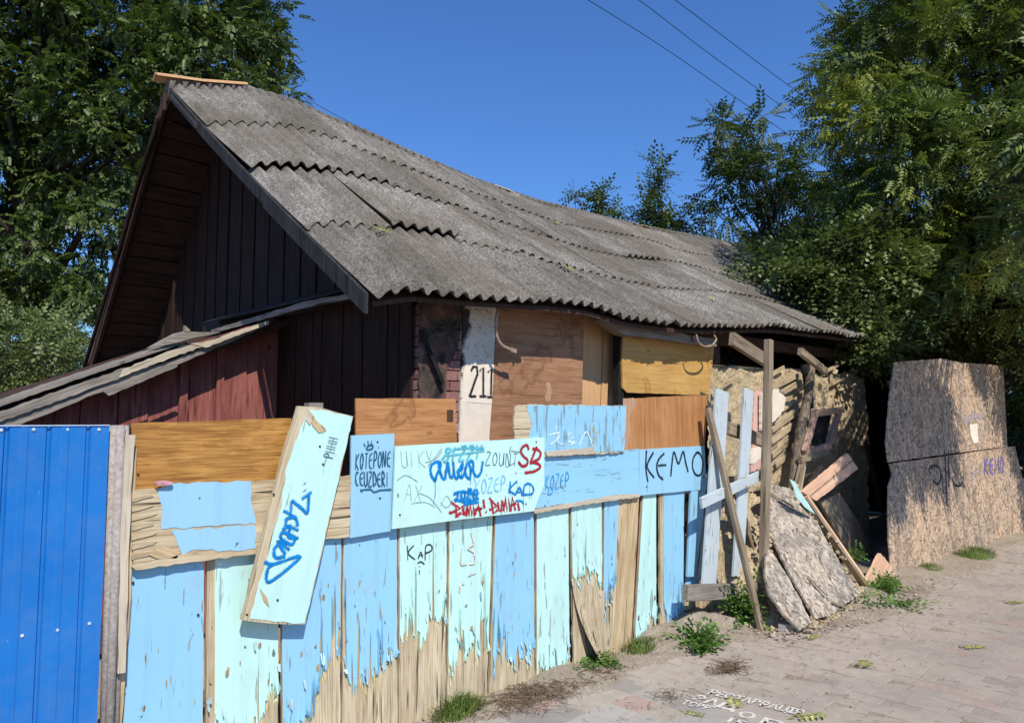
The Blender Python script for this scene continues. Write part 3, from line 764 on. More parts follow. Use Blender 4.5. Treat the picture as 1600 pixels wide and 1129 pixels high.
def halo_mat(m):
    nm_ = m.name + ' overspray'
    if nm_ in bpy.data.materials: return bpy.data.materials[nm_]
    k = m.copy(); k.name = nm_; t = k.node_tree; b = t.nodes['Principled BSDF']; n = t.nodes.new('ShaderNodeTexNoise'); n.inputs['Scale'].default_value = 160; n.inputs['Detail'].default_value = 3
    g_ = t.nodes.new('ShaderNodeNewGeometry'); t.links.new(g_.outputs['Position'], n.inputs['Vector'])
    r_ = t.nodes.new('ShaderNodeValToRGB'); r_.color_ramp.elements[0].position = .42; r_.color_ramp.elements[1].position = .72; r_.color_ramp.elements[1].color = (.75, .75, .75, 1)
    t.links.new(n.outputs['Fac'], r_.inputs[0]); t.links.new(r_.outputs[0], b.inputs['Alpha']); return k
def strokes(name, sts, surf, nrm, width, m, parent, smooth=True, drip=0, seed=1, soft=True, jit=.18):
    """sts: pixel polylines; surf(px,py) -> world point on the painted face."""
    r = random.Random(seed); V = []; F = []; lay = 0
    allst = [list(s_) for s_ in sts]
    for s_ in list(sts):
        for p in s_:
            if drip and r.random() < drip: allst.append([p, (p[0] - .3, p[1] + r.uniform(6, 26))]) or None
    ndr = len(sts)
    for si, s_ in enumerate(allst):
        pts = [surf(x, y) for x, y in s_]
        if smooth and len(pts) > 2: pts = spline(pts, 6)
        w0 = width if si < ndr else width * .3
        lay += 1
        for i, p in enumerate(pts):
            d = pts[min(i + 1, len(pts) - 1)] - pts[max(i - 1, 0)]
            if d.length < 1e-6: d = Vector((0, 0, 1))
            side = d.normalized().cross(nrm); w = w0 * .5 * (1 + r.uniform(-jit, jit))
            if i in (0, len(pts) - 1): w *= .75
            o = nrm * (.0012 + lay * .00012 + i * .00004)
            V += [p + side * w + o, p - side * w + o]
            if i: b = len(V) - 4; F.append([b, b + 1, b + 3, b + 2])
    nf = len(F)
    if width >= .0105:
        for si, s_ in enumerate(sts):
            pts = [surf(x, y) for x, y in s_]
            if smooth and len(pts) > 2: pts = spline(pts, 6)
            for i, p in enumerate(pts):
                d = pts[min(i + 1, len(pts) - 1)] - pts[max(i - 1, 0)]
                if d.length < 1e-6: d = Vector((0, 0, 1))
                side = d.normalized().cross(nrm); w = width * .5 + .0045; o = nrm * (.0004 + si * .00004 + i * .00001)
                V += [p + side * w + o, p - side * w + o]
                if i: b = len(V) - 4; F.append([b, b + 1, b + 3, b + 2])
    c = V[0].copy(); me = pydata(name, [v - c for v in V], F); me.materials.append(m)
    if len(F) > nf:
        me.materials.append(halo_mat(m)); me.polygons.foreach_set('material_index', [0] * nf + [1] * (len(F) - nf))
    return link(name, me, parent, None, Matrix.Translation(c))
def spray(name, col, rough=.5, fade=.0):
    s = N(name, rough, .3); n = s.noise(s.geo(), 40, 4, .6)
    return s.out(s.ramp(n, [(.35, tuple(c * .7 for c in col)), (.7, tuple(min(1, c * 1.25) for c in col))]))
S_BLUE = spray('blue marker paint', (.0, .20, .55)); S_TEAL = spray('teal marker paint', (.10, .45, .55)); S_RED = spray('red spray paint', (.36, .015, .03))
S_BLK = spray('black spray paint', (.012, .02, .03)); S_GRY = spray('faint grey pencil', (.25, .38, .38)); S_LB = spray('pale blue marker', (.22, .52, .72)); S_WHT = spray('white marker', (.62, .76, .88))
S_LBD = spray('mid blue marker', (.05, .30, .58)); S_NAVY = spray('navy marker', (.02, .10, .19)); S_PUR = spray('purple spray paint', (.16, .12, .34)); S_PNK = spray('faint pink spray', (.66, .60, .50)); S_MAU = spray('mauve overspray', (.36, .29, .30))

M_SCUF = wood('scuffed lighter plywood', (.34, .18, .10), (.42, .24, .15), (.48, .30, .20), .1)
# house number 211
def SF(V): return lambda x, y: onV(x, y, V)
strokes('number_lettering', [[(736, 580), (739, 573), (745, 573), (746, 584), (734, 618), (734, 619)], [(733, 619), (744, 619)],
     [(749, 580), (755, 574), (755, 617)], [(749, 619), (760, 619)], [(762, 582), (768, 576), (767, 617)], [(761, 620), (772, 620)]], SF(VW - .016), NV, .018, M_BLK, wall, smooth=False)

def panel(name, px, V, thick, m, **k): return vslab(name, px, V, thick, m, wall, **k)
panel('plywood_panel', [(778, 462), (913, 470), (911, 560), (907, 700), (765, 700), (771, 600), (776, 520)], 3.86, .02, M_PLY1, grain=Vector((1, 0, 0)), amp=.003)
panel('plywood_panel', [(912, 490), (943, 494), (940, 570), (934, 700), (903, 700), (908, 600)], 3.97, .02, M_PLYO, grain=Vector((0, 0, 1)), amp=.002)
panel('plywood_panel', [(945, 494), (973, 500), (968, 640), (964, 700), (936, 700), (942, 570)], 3.965, .02, M_PLYO, grain=Vector((0, 0, 1)), amp=.002)
vslab('wooden_lintel', [(940, 486), (975, 505), (1120, 530), (1120, 541), (975, 522), (940, 500)], 3.68, .1, M_GREY, wall, amp=.004)
yp = panel('plywood_panel', [(974, 521), (1040, 527), (1116, 540), (1112, 580), (1107, 618), (1040, 615), (980, 613), (973, 606), (972, 560)], 3.80, .018, M_PLYY, grain=Vector((1, 0, 0)), amp=.002)
panel('jamb', [(968, 500), (975, 505), (974, 700), (964, 700)], 3.82, .06, M_SOOT_SHADE, amp=.001)
for pts, Vv, r_ in (([(779, 482), (776, 495), (775, 515), (778, 530), (784, 539), (792, 544), (797, 546)], 3.72, .012),
                    ([(1088, 523), (1091, 534), (1098, 540), (1107, 541), (1114, 538), (1119, 530), (1116, 524)], 3.6, .009)):
    q = spline([onV(x, y, Vv) for x, y in pts]); tube('cable_hook', q, r_, M_HOOK, house)
p = onV(797, 546, 3.72); beam('cable_clip', p, onV(806, 549, 3.72), .03, .02, M_HOOK, house, up=Vector((0, 1, 0)))
vslab('wood_knot_patch', [(852, 598), (860, 596), (862, 610), (860, 626), (853, 628), (851, 620), (855, 612)], 3.857, .002, M_SCUF, wall, amp=.001)
pz = onV(1068, 560, 3.66); tube('bent_wire', spline([onV(x, y, 3.66) for x, y in ((1084, 505), (1080, 515), (1082, 530), (1086, 535))]), .006, M_RUST, house)

# dark interior so that no daylight leaks behind the clay wall
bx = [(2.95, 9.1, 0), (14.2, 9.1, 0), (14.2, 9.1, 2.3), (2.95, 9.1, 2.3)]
link('rear_wall', pydata('rear_wall', bx, [[0, 1, 2, 3]]), house, M_SOOT_SHADE)
link('far_gable_wall', pydata('far_gable_wall', [(14.0, 3.2, 0), (14.0, 9.1, 0), (14.0, 9.1, 2.2), (14.0, RV, 4.8), (14.0, 3.2, 2.6)], [[0, 1, 2, 3, 4]]), house, M_SOOT_SHADE)
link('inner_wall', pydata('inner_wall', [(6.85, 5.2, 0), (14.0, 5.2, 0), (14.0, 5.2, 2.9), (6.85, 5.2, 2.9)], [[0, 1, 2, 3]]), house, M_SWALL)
beam('wall_plate', Vector((6.2, 3.95, 2.47)), Vector((13.5, 3.95, 2.52)), .12, .12, M_SOFF, house)

# clay wall with laths
cw0, cw1 = onV(1104, 600, 3.86), onV(1352, 600, 3.86)
def claywall():
    nu, nz = 150, 90; v = []; f = []
    r = np.random.default_rng(5)
    ph = r.uniform(0, 6, 12)
    for j in range(nz + 1):
        for i in range(nu + 1):
            t = i / nu; u = cw0.x + (cw1.x - cw0.x) * t
            ztop = 2.17 + .08 * t + .03 * math.sin(t * 17) + .02 * math.sin(t * 43 + 1)
            z = ztop * j / nz
            d = .02 * math.sin(u * 5 + z * 3 + ph[0]) + .012 * math.sin(u * 17 + 2 * math.sin(z * 9)) * math.sin(z * 19 + ph[1]) + r.uniform(-.012, .012)
            v.append((u, 3.86 + d + (.06 if j == nz else 0), z))
    for j in range(nz):
        for i in range(nu):
            a = j * (nu + 1) + i; f.append([a, a + 1, a + nu + 2, a + nu + 1])
    m = len(v)
    for j in range(nz + 1): pass
    # back face as thickness
    v += [(cw0.x, 4.1, 0), (cw1.x, 4.1, 0), (cw1.x, 4.1, 2.26), (cw0.x, 4.1, 2.18)]
    f += [[m + 3, m + 2, m + 1, m]]
    f += [[nz * (nu + 1) + i, nz * (nu + 1) + i + 1, m + 2] for i in range(nu)] + [[nz * (nu + 1), m + 2, m + 3]]
    return pydata('clay_wall', v, f)
M_LATH = wood('clay stained lath', (.24, .17, .10), (.42, .32, .20), (.54, .43, .28), .5)
cl = link('clay_wall', claywall(), house, M_CLAY, None, True)
for (x0, y0, x1, y1, w) in ((1120, 608, 1150, 590, .06), (1112, 618, 1128, 606, .05), (1206, 606, 1250, 584, .07), (1214, 618, 1262, 590, .08), (1222, 640, 1258, 612, .06), (1195, 590, 1225, 574, .06),
        (1206, 672, 1250, 640, .07), (1205, 690, 1252, 655, .075), (1206, 712, 1246, 678, .08), (1212, 728, 1244, 700, .07), (1210, 664, 1240, 641, .05), (1236, 606, 1263, 596, .05),
        (1290, 580, 1310, 570, .05), (1300, 600, 1320, 590, .05)):
    a, b = onV(x0, y0, 3.825), onV(x1, y1, 3.825); beam('lath', a, b, w * .8, .02, M_LATH, cl, up=Vector((0, 1, 0)), amp=.003)
vslab('pink_plaster_patch', [(1178, 612), (1200, 610), (1198, 672), (1192, 728), (1174, 738), (1176, 680)], 3.80, .03, flat('pale pink plaster', (.62, .38, .32), .8, .06, 10), cl, amp=.006, step=.03)
vslab('white_plaster_patch', [(1190, 615), (1218, 607), (1228, 622), (1225, 640), (1212, 656), (1190, 672)], 3.75, .03, M_WHITEP, cl, amp=.006, step=.03)
vslab('white_plaster_patch', [(1176, 700), (1194, 696), (1190, 714), (1178, 724), (1172, 724)], 3.795, .03, M_WHITEP, cl, amp=.004, step=.03)
tube('timber_post', [onV(x, y, 3.66) for x, y in ((1268, 572), (1262, 620), (1252, 665), (1245, 710), (1238, 760), (1230, 800))], [.045, .05, .05, .055, .05, .05], M_GREYDK, cl, 9)
tube('timber_post', [onV(x, y, 3.70) for x, y in ((1258, 570), (1262, 596), (1265, 640))], [.05, .05, .045], M_SOOT_SHADE, cl, 9)
beam('jamb_board', onV(1271, 640, 3.62), onV(1246, 780, 3.62), .07, .03, M_PALE, cl, up=Vector((0, 1, 0)))
# window frame hanging askew
win = bpy.data.objects.new('window', None); COL.objects.link(win); win.parent = house; wo = onV(1285, 680, 3.6); win.matrix_basis = parent_world(house).inverted() @ Matrix.Translation(wo)
def wb(x0, y0, x1, y1, w, m=M_FRESH, d=.05, V=3.58): return beam('window_rail', onV(x0, y0, V), onV(x1, y1, V), w, d, m, win, up=Vector((0, 1, 0)), amp=.002)
M_WINF = wood('peeling pinkish window frame', (.16, .09, .06), (.36, .22, .16), (.50, .34, .26), .5)
wb(1271, 646, 1314, 640, .075, M_WINF); wb(1273, 648, 1257, 706, .075, M_WINF); wb(1311, 644, 1292, 702, .085, M_WINF); wb(1257, 707, 1296, 695, .07, M_WINF)
wb(1250, 718, 1292, 706, .07, M_GREYB); wb(1254, 722, 1244, 768, .07, M_GREYB); wb(1306, 652, 1298, 690, .05, M_GREYB, .04, 3.60)
inner_dark = vslab('pane', [(1276, 650), (1300, 646), (1288, 696), (1262, 703)], 3.61, .006, M_SOOT_SHADE, win, amp=0)  # opaque black sheet, stands for the dark inside of the frame
for (x0, y0, x1, y1, w) in ((1262, 756, 1285, 728, .05), (1256, 772, 1274, 742, .04), (1270, 770, 1290, 742, .04), (1302, 680, 1316, 674, .05), (1256, 745, 1278, 730, .03)):
    beam('splintered_lath', onV(x0, y0, 3.7), onV(x1, y1, 3.65), w, .012, M_GREYB if x0 != 1262 else M_PALE, win, up=Vector((0, 1, 0)))
# clods and laths above the window
for k in range(46):
    x = rnd.uniform(1268, 1345); y = rnd.uniform(572, 700); p = onV(x, y, rnd.uniform(3.74, 3.84))
    me = bpy.data.meshes.new('clay_clod'); bm = bmesh.new(); bmesh.ops.create_icosphere(bm, subdivisions=1, radius=rnd.uniform(.015, .045))
    for v_ in bm.verts: v_.co *= rnd.uniform(.5, 1.4)
    bm.to_mesh(me); bm.free(); link('clay_clod', me, cl, M_CLAY, Matrix.Translation(p + Vector((0, .035, 0))))
# rafter ends poking out of the eave
for (x0, y0, x1, y1, w, V_) in ((1143, 529, 1195, 562, .12, 3.35), (1250, 548, 1290, 580, .08, 3.45)):
    beam('rafter_end', onV(x0, y0, V_), onV(x1, y1, V_ + .02), w, .05, M_GREYB, house, up=Vector((0, 1, 0)), amp=.002)

# ------------------------------------------------------------------ blue metal fence panel and post on the left
mf = thing('metal_fence_panel', (0.9, 3.3, 0), 'bright blue ribbed metal sheet fence at the left edge of the photo', 'fence')
def metal_sheet():
    xr = onV(171, 668, 3.27).x; ztop = onV(171, 665, 3.27).z
    prof = []; u = xr
    pitch = .135; prof.append((u, 0)); u -= .065
    while u > -1.8:
        for (du, dv) in ((0, 0), (-.006, .011), (-.014, .011), (-.020, 0)): prof.append((u + du, dv))
        prof.append((u - .075, .0)); prof.append((u - .08, -.0025)); prof.append((u - .1, -.0025)); prof.append((u - .105, 0))
        u -= pitch
    v = []; f = []
    for k, th in enumerate((0, .002)):
        for z in (.03, ztop):
            for (x, d) in prof: v.append((x, 3.27 + d + th, z))
    n = len(prof)
    for i in range(n - 1): f.append([i, i + 1, n + i + 1, n + i]); f.append([3 * n + i, 3 * n + i + 1, 2 * n + i + 1, 2 * n + i]); f.append([n + i, n + i + 1, 3 * n + i + 1, 3 * n + i])
    f.append([0, n, 3 * n, 2 * n])
    return pydata('metal_sheet', v, f)
link('metal_sheet', metal_sheet(), mf, M_METAL)
M_SCR = flat('zinc screw head', (.45, .55, .68), .4, .1)
bm = bmesh.new(); bmesh.ops.create_cone(bm, cap_ends=True, segments=10, radius1=.007, radius2=.004, depth=.005, matrix=Matrix.Rotation(math.pi / 2, 4, 'X')); scm = bpy.data.meshes.new('screw'); bm.to_mesh(scm); bm.free(); scm.materials.append(M_SCR)
for (x, y) in ((53, 671), (106, 671), (155, 671), (2, 672), (35, 993), (90, 984), (140, 974), (-20, 1003)):
    link('screw', scm, mf, None, Matrix.Translation(onV(x, y, 3.2665)))
beam('rail', Vector((-1.8, 3.33, 1.5)), Vector((.75, 3.33, 1.5)), .05, .04, M_RUST, mf)
beam('top_edge_trim', onV(0, 664.5, 3.268) + Vector((-1.7, 0, 0)), onV(171, 664, 3.268), .006, .004, M_SCR, mf)
post = thing('concrete_fence_post', (1.0, 3.36, 0), 'grey ribbed concrete post between the blue metal sheet and the boarded fence', 'post')
for (xt, xb, w, V_) in ((177, 163, .032, 3.30), (188, 171, .034, 3.285), (197, 182, .022, 3.31)):
    a, b = onV(xt, 664, V_), onV(xb, 1129, V_); b = a + (b - a) * ((a.z) / (a.z - b.z))
    o = tube('post_rib', [b, a], w * .52, M_CONC, post, 12)
fb = post

# ------------------------------------------------------------------ the boarded fence
VF = 3.345
fence = thing('board_fence', (3.2, VF, 0), 'patchwork fence of peeling light blue and mint boards covered in graffiti', 'fence')
def zline(xt, yt, xb, yb, V, z):
    a, b = onV(xt, yt, V), onV(xb, yb, V); return a + (b - a) * ((a.z - z) / (a.z - b.z))
def paint_layer(board, TL, TR, BR, BL, fn, m, off=.0025, cols=34, curl=.012, seed=0, rows=(0, .3, .6, .82, .93, .975, 1), nrm=NV, edge=.0, name='paint_layer'):
    """thin coat on the board; fn(s) = fraction of the height where the coat ends."""
    r = random.Random(seed); v = []; f = []; W = cols + 1
    cu = [abs(r.gauss(0, 1)) * curl for _ in range(W)]
    for k, t0 in enumerate(rows):
        for i in range(W):
            s = i / cols; t = t0 * fn(s)
            eL = edge * r.uniform(0, 1) if i == 0 else 0; eR = -edge * r.uniform(0, 1) if i == cols else 0
            s2 = s + eL + eR
            p = TL.lerp(TR, s2).lerp(BL.lerp(BR, s2), t)
            lift = off + (cu[i] if k == len(rows) - 1 else cu[i] * .35 if k == len(rows) - 2 else cu[i] * .1 if k == len(rows) - 3 else 0)
            v.append(p + nrm * lift)
    for k in range(len(rows) - 1):
        for i in range(cols): a = k * W + i; f.append([a + W, a + W + 1, a + 1, a])
    # close to the board along the top and both sides so it reads as a coat with thickness
    c = sum([TL, TR, BR, BL], Vector()) / 4; M = frame_of(c, nrm, TL - BL); Mi = M.inverted()
    return link(name, pydata(name, [Mi @ q for q in v], f), board, m, M)
def tear(mean, amp, seed, slope=0.0, spikes=6, spk=.12):
    r = random.Random(seed); cs = [(r.random(), r.uniform(.015, .05), r.uniform(-1, .7) * spk) for _ in range(spikes)]
    ph = r.uniform(0, 6)
    jag = [r.uniform(-1, 1) for _ in range(80)]
    cs += [(r.random(), r.uniform(.012, .03), r.uniform(-2.2, -.6) * spk) for _ in range(int(spikes * .6))]
    def fn(s):
        y = mean + slope * (s - .5) + amp * .6 * math.sin(s * 7 + ph) + amp * .35 * math.sin(s * 23 + ph * 2) + amp * .5 * jag[int(s * 79)]
        for c_, w, h in cs: y += h * max(0, 1 - abs(s - c_) / w)
        return max(.02, min(1.0, y))
    return fn
# (top-left, top-right, bottom-left, bottom-right, paint, mean end of paint, amplitude, slope)
BO = [((203, 880), (320, 866), (190, 1129), (318, 1129), 'b', 1.0, .0, 0, 6),
      ((322, 866), (436, 850), (321, 1129), (436, 1129), 'm', .80, .06, -.28, 4),
      ((438, 846), (534, 832), (440, 1129), (532, 1129), 'b', .74, .06, -.34, 12),
      ((536, 832), (621, 822), (534, 1129), (622, 1118), 'b', .70, .045, -.06, 16),
      ((623, 818), (699, 808), (623, 1112), (697, 1090), 'm', .58, .035, -.04, 14),
      ((701, 806), (771, 798), (698, 1090), (762, 1070), 'm', .74, .045, -.05, 14),
      ((773, 796), (835, 790), (764, 1066), (836, 1050), 'b', .84, .05, .0, 14),
      ((837, 789), (889, 784), (837, 1052), (891, 1040), 'm', .96, .05, -.06, 8),
      ((891, 783), (941, 778), (896, 1040), (941, 1025), 'm', .50, .06, .08, 6),
      ((943, 776), (975, 773), (941, 1022), (962, 1014), 'b', .64, .08, -.25, 5),
      ((974, 770), (1000, 768), (957, 1014), (987, 1005), 'o', 0, 0, 0, 0),
      ((1004, 768), (1026, 766), (990, 1000), (1026, 985), 'm', .90, .06, -.1, 6),
      ((1030, 765), (1070, 762), (1031, 988), (1068, 968), 'b', .90, .08, .06, 8),
      ((1079, 762), (1104, 760), (1068, 935), (1086, 925), 'b', .86, .05, 0, 5)]
for i, (tl, tr, bl, br, c, mean, amp, slope, spk) in enumerate(BO):
    V_ = VF - (.0 if i % 2 else .006)
    tl, bl, tr, br = (tl[0] + .9, tl[1]), (bl[0] + .9, bl[1]), (tr[0] - .9, tr[1]), (br[0] - .9, br[1])
    if i == 13: V_ = VF + .02
    zb = .0 if i < 13 else .13
    A, B = onV(*tl, V_) + Vector((0, 0, .12)), onV(*tr, V_) + Vector((0, 0, .12))
    C, D = zline(*tr, *br, V_, zb), zline(*tl, *bl, V_, zb)
    A = D + (onV(*tl, V_) - D) * 1.06; B = C + (onV(*tr, V_) - C) * 1.06
    mb = M_BAREO if c == 'o' else M_BARE
    bo = slab('board', [A, B, C, D], NV, .018, mb, fence, grain=A - D, amp=.0035, seed=i)
    if c != 'o':
        fn = tear(mean, amp, 40 + i, slope, spk, .13) if mean < 1 else (lambda s: 1.0)
        lm = {1: .10, 9: 0, 12: .12}.get(i, .0)
        inset = .004
        A2, B2, C2, D2 = A.lerp(B, inset + lm), B.lerp(A, inset + (.25 if i == 9 else 0)), C.lerp(D, inset + (.3 if i == 9 else 0)), D.lerp(C, inset + lm)
        if mean < 1:
            jr = random.Random(i); jj = [jr.uniform(-.02, .05) for _ in range(60)]
            paint_layer(bo, A2, B2, C2, D2, lambda q: min(1.0, fn(q) + .012 + jj[int(q * 56)] * (1 if jj[int(q * 7)] > -.005 else .2)), M_UNDER, off=.001, seed=i, edge=.0, cols=84, curl=.002, name='undercoat')
        paint_layer(bo, A2, B2, C2, D2, fn, M_BLUE if c == 'b' else M_MINT, seed=i, edge=.012, cols=84)
    # loose flakes hanging from the tear
# splinters of veneer curling at the tear line
fl_v = []; fl_f = []
# peeled plywood at the foot of the ninth board
def curl_ply():
    V0 = VF - .012; rows = 14; cols = 10; v = []; f = []
    A, B = onV(893, 905, V0), onV(945, 925, V0); D, C = zline(893, 905, 905, 1038, V0, .03), zline(945, 925, 945, 1030, V0, .05)
    for j in range(rows + 1):
        for i in range(cols + 1):
            s, t = i / cols, j / rows
            top = -.05 * abs(math.sin(i * 2.1)) * (1 if j == 0 else 0)
            p = A.lerp(B, s).lerp(D.lerp(C, s), t + top); out = .12 * (t ** 2) * (1 - s) ** 1.2
            p += NV * out + Vector((.10 * t ** 2 * (1 - s), 0, 0)); v.append(p)
    n = len(v)
    v += [p + Vector((0.002, .006, 0)) for p in v]
    W = cols + 1
    for j in range(rows):
        for i in range(cols): a = j * W + i; q = [a + W, a + W + 1, a + 1, a]; f += [q, [n + x for x in reversed(q)]]
    c = v[0].copy(); return link('peeled_plywood', pydata('peeled_plywood', [q - c for q in v], f), fence, M_BARE, Matrix.Translation(c), True)
curl_ply()
vslab('backing_board', [(893, 960), (905, 960), (920, 1036), (898, 1045)], VF + .02, .01, M_BAREO, fence)
vslab('backing_board', [(1000, 770), (1004, 770), (992, 1000), (986, 1004)], VF + .03, .01, M_RED, fence)
beam('cross_rail', Vector((.95, VF + .06, 1.1)), Vector((6.3, VF + .06, 1.12)), .06, .05, M_GREYB, fence)
beam('cross_rail', Vector((.95, VF + .06, .4)), Vector((5.6, VF + .06, .42)), .06, .05, M_GREYB, fence)
for u in (1.15, 2.6, 4.1, 5.55): beam('fence_stake', Vector((u, VF + .12, 0)), Vector((u, VF + .12, 1.5)), .08, .08, M_GREYB, fence, up=Vector((0, 1, 0)))
vslab('batten', [(196, 680), (212, 679), (205, 760), (196, 1050), (184, 1052), (190, 800)], 3.27, .03, M_PALE, fence, grain=Vector((0, 0, 1)))
vslab('batten', [(204, 700), (214, 700), (203, 960), (190, 1129), (182, 1129), (196, 900)], 3.31, .03, M_BAREO, fence, grain=Vector((0, 0, 1)))
A_ = vslab('varnished_board', [(205, 661), (330, 657), (455, 653), (470, 700), (445, 752), (330, 760), (212, 764)], 3.322, .015, M_VARN, fence, grain=Vector((1, 0, 0)), amp=.002)
B_ = vslab('weathered_board', [(202, 766), (330, 755), (548, 742), (546, 838), (400, 858), (300, 876), (208, 887), (204, 830)], 3.305, .014, M_WEATH, fence, grain=Vector((1, 0, 0)), amp=.006, step=.04)
for poly in ([(247, 765), (262, 756), (392, 751), (394, 790), (400, 818), (330, 821), (252, 826), (254, 800)], [(268, 829), (398, 820), (400, 856), (350, 860), (302, 858), (285, 866), (278, 850)]):
    q = [onV(x, y, 3.3025) for x, y in poly]; slab('paint_layer', q, NV, .002, M_BLUEC, B_, grain=Vector((0, 0, 1)), amp=.006, step=.025)
slab('curled_veneer', [onV(x, y, 3.298) for x, y in ((205, 884), (300, 862), (345, 868), (420, 856), (420, 862), (330, 874), (212, 890))], NV, .006, M_WEATH, B_, amp=.004, step=.03)
slab('curled_veneer', [onV(x, y, 3.298) for x, y in ((232, 866), (252, 852), (282, 862), (276, 872), (246, 872))], NV, .004, M_BAREO, B_, amp=.004, step=.03)
for k in range(7):
    y0 = 772 + k * 15; q = [(205, y0 + 6), (238 + rnd.uniform(-8, 8), y0 + rnd.uniform(-2, 2)), (240, y0 + 3), (206, y0 + 12)]
    slab('curled_veneer', [onV(x, y, 3.300) for x, y in q], NV, .004, M_WEATH, B_, amp=.002, step=.02)
D_ = vslab('plywood_panel', [(556, 622), (634, 622), (712, 623), (714, 696), (640, 702), (556, 706)], 3.326, .012, M_PLY2, fence, grain=Vector((1, 0, 0)), amp=.002)
vslab('hinge_plate', [(699, 640), (708, 640), (708, 658), (699, 658)], 3.322, .004, M_RUST, D_, amp=.001)
E_ = vslab('blue_panel', [(549, 680), (616, 677), (615, 750), (612, 829), (547, 840)], 3.312, .012, M_BLUEC, fence, grain=Vector((0, 0, 1)), amp=.001)
F_ = vslab('mint_panel', [(618, 697), (730, 690), (851, 683), (850, 758), (834, 798), (720, 811), (613, 826)], 3.286, .012, M_MINTC, fence, grain=Vector((0, 0, 1)), amp=.001)
H_ = vslab('blue_panel', [(848, 712), (998, 701), (999, 774), (960, 777), (900, 788), (832, 798), (850, 757)], 3.318, .012, M_BLUE, fence, grain=Vector((1, 0, 0)), amp=.002)
I_ = vslab('blue_panel', [(999, 702), (1101, 696), (1104, 764), (1060, 768), (999, 774)], 3.316, .012, M_BLUEC, fence, grain=Vector((0, 0, 1)), amp=.0015)
G_ = vslab('peeled_board', [(806, 634), (812, 632), (895, 632), (979, 633), (976, 706), (900, 712), (852, 713), (806, 700), (803, 660)], 3.300, .012, M_BARE, fence, grain=Vector((1, 0, 0)), amp=.006, step=.025)
slab('paint_layer', [onV(x, y, 3.2975) for x, y in ((822, 633), (895, 633), (978, 634), (975, 704), (900, 709), (856, 711), (850, 700), (824, 690), (832, 664))], NV, .002, M_BLUEP, G_, grain=Vector((1, 0, 0)), amp=.007, step=.02)
J_ = vslab('plywood_panel', [(980, 623), (1040, 619), (1106, 617), (1104, 660), (1101, 699), (1040, 701), (976, 706)], 3.326, .012, M_PLY2, fence, grain=Vector((0, 0, 1)), amp=.003)
vslab('delaminated_edge', [(974, 622), (990, 621), (994, 632), (984, 650), (986, 668), (980, 704), (976, 704)], 3.322, .004, M_SCUF, J_, amp=.004, step=.03)
slab('curled_veneer', [onV(x, y, 3.305) for x, y in ((833, 795), (900, 784), (960, 773), (1000, 771), (1000, 776), (940, 784), (880, 794), (836, 802))], NV, .01, M_PALE, H_, amp=.004, step=.02)
slab('curled_veneer', [onV(x, y, 3.29) for x, y in ((852, 706), (880, 703), (925, 699), (935, 708), (890, 711), (856, 713))], NV, .01, M_PALE, G_, amp=.004, step=.02)
# tilted mint board nailed over everything
n_t = Vector((0, -1, .0)); 
C_ = vslab('tilted_board', [(466, 634), (500, 636), (552, 650), (520, 790), (477, 975), (430, 974), (378, 968), (400, 880), (440, 720)], 3.262, .022, M_BARE, fence, grain=onV(510, 640, 3.262) - onV(428, 970, 3.262), amp=.003)
slab('paint_layer', [onV(x, y, 3.2595) for x, y in ((484, 640), (506, 640), (551, 652), (519, 790), (476, 973), (430, 971), (391, 966), (402, 922), (424, 845), (440, 790), (446, 736), (458, 700), (470, 668))], NV, .002, M_MINT, C_, grain=onV(510, 640, 3.262) - onV(428, 970, 3.262), amp=.005, step=.03)
slab('curled_veneer', [onV(x, y, 3.255) for x, y in ((482, 640), (492, 652), (484, 664), (478, 656))], NV, .003, M_PALE, C_, amp=.002)
slab('curled_veneer', [onV(x, y, 3.255) for x, y in ((406, 918), (418, 934), (421, 948), (412, 938))], NV, .003, M_BAREO, C_, amp=.002)
slab('curled_veneer', [onV(x, y, 3.255) for x, y in ((486, 644), (498, 660), (510, 672), (498, 676), (488, 664))], NV, .003, M_BAREO, C_, amp=.003, step=.02)
vslab('timber_stub', [(483, 629), (505, 629), (505, 645), (483, 645)], 3.40, .05, M_GREY, fence, amp=.001)
# flakes standing off at the torn paint edges, one small joined part per board group
def flakes():
    V = []; F = []; r = random.Random(3)
    for i, (tl, tr, bl, br, c, mean, amp, slope, spk) in enumerate(BO):
        if c == 'o' or mean >= 1 or i > 12: continue
        fn = tear(mean, amp, 40 + i, slope, spk, .13)
        for _ in range(6):
            s = r.random(); t = fn(s) + r.uniform(-.02, .05)
            x = (tl[0] + (tr[0] - tl[0]) * s) * (1 - t) + (bl[0] + (br[0] - bl[0]) * s) * t; y = (tl[1] + (tr[1] - tl[1]) * s) * (1 - t) + (bl[1] + (br[1] - bl[1]) * s) * t
            p = onV(x, y, VF - .012); w, h = r.uniform(.004, .010), r.uniform(.015, .06); o = r.uniform(.005, .02)
            b = len(V); V += [p + Vector((-w, 0, h * .5)), p + Vector((w, 0, h * .5)), p + Vector((w * .4, -o, -h * .5)), p + Vector((-w * .6, -o * .6, -h * .3))]; F.append([b, b + 1, b + 2, b + 3])
    return pydata('paint_flakes', V, F)
o = link('paint_flakes', flakes(), fence, flat('loose paint flake', (.42, .60, .62), .6, .3, 8)); o['kind'] = 'stuff'
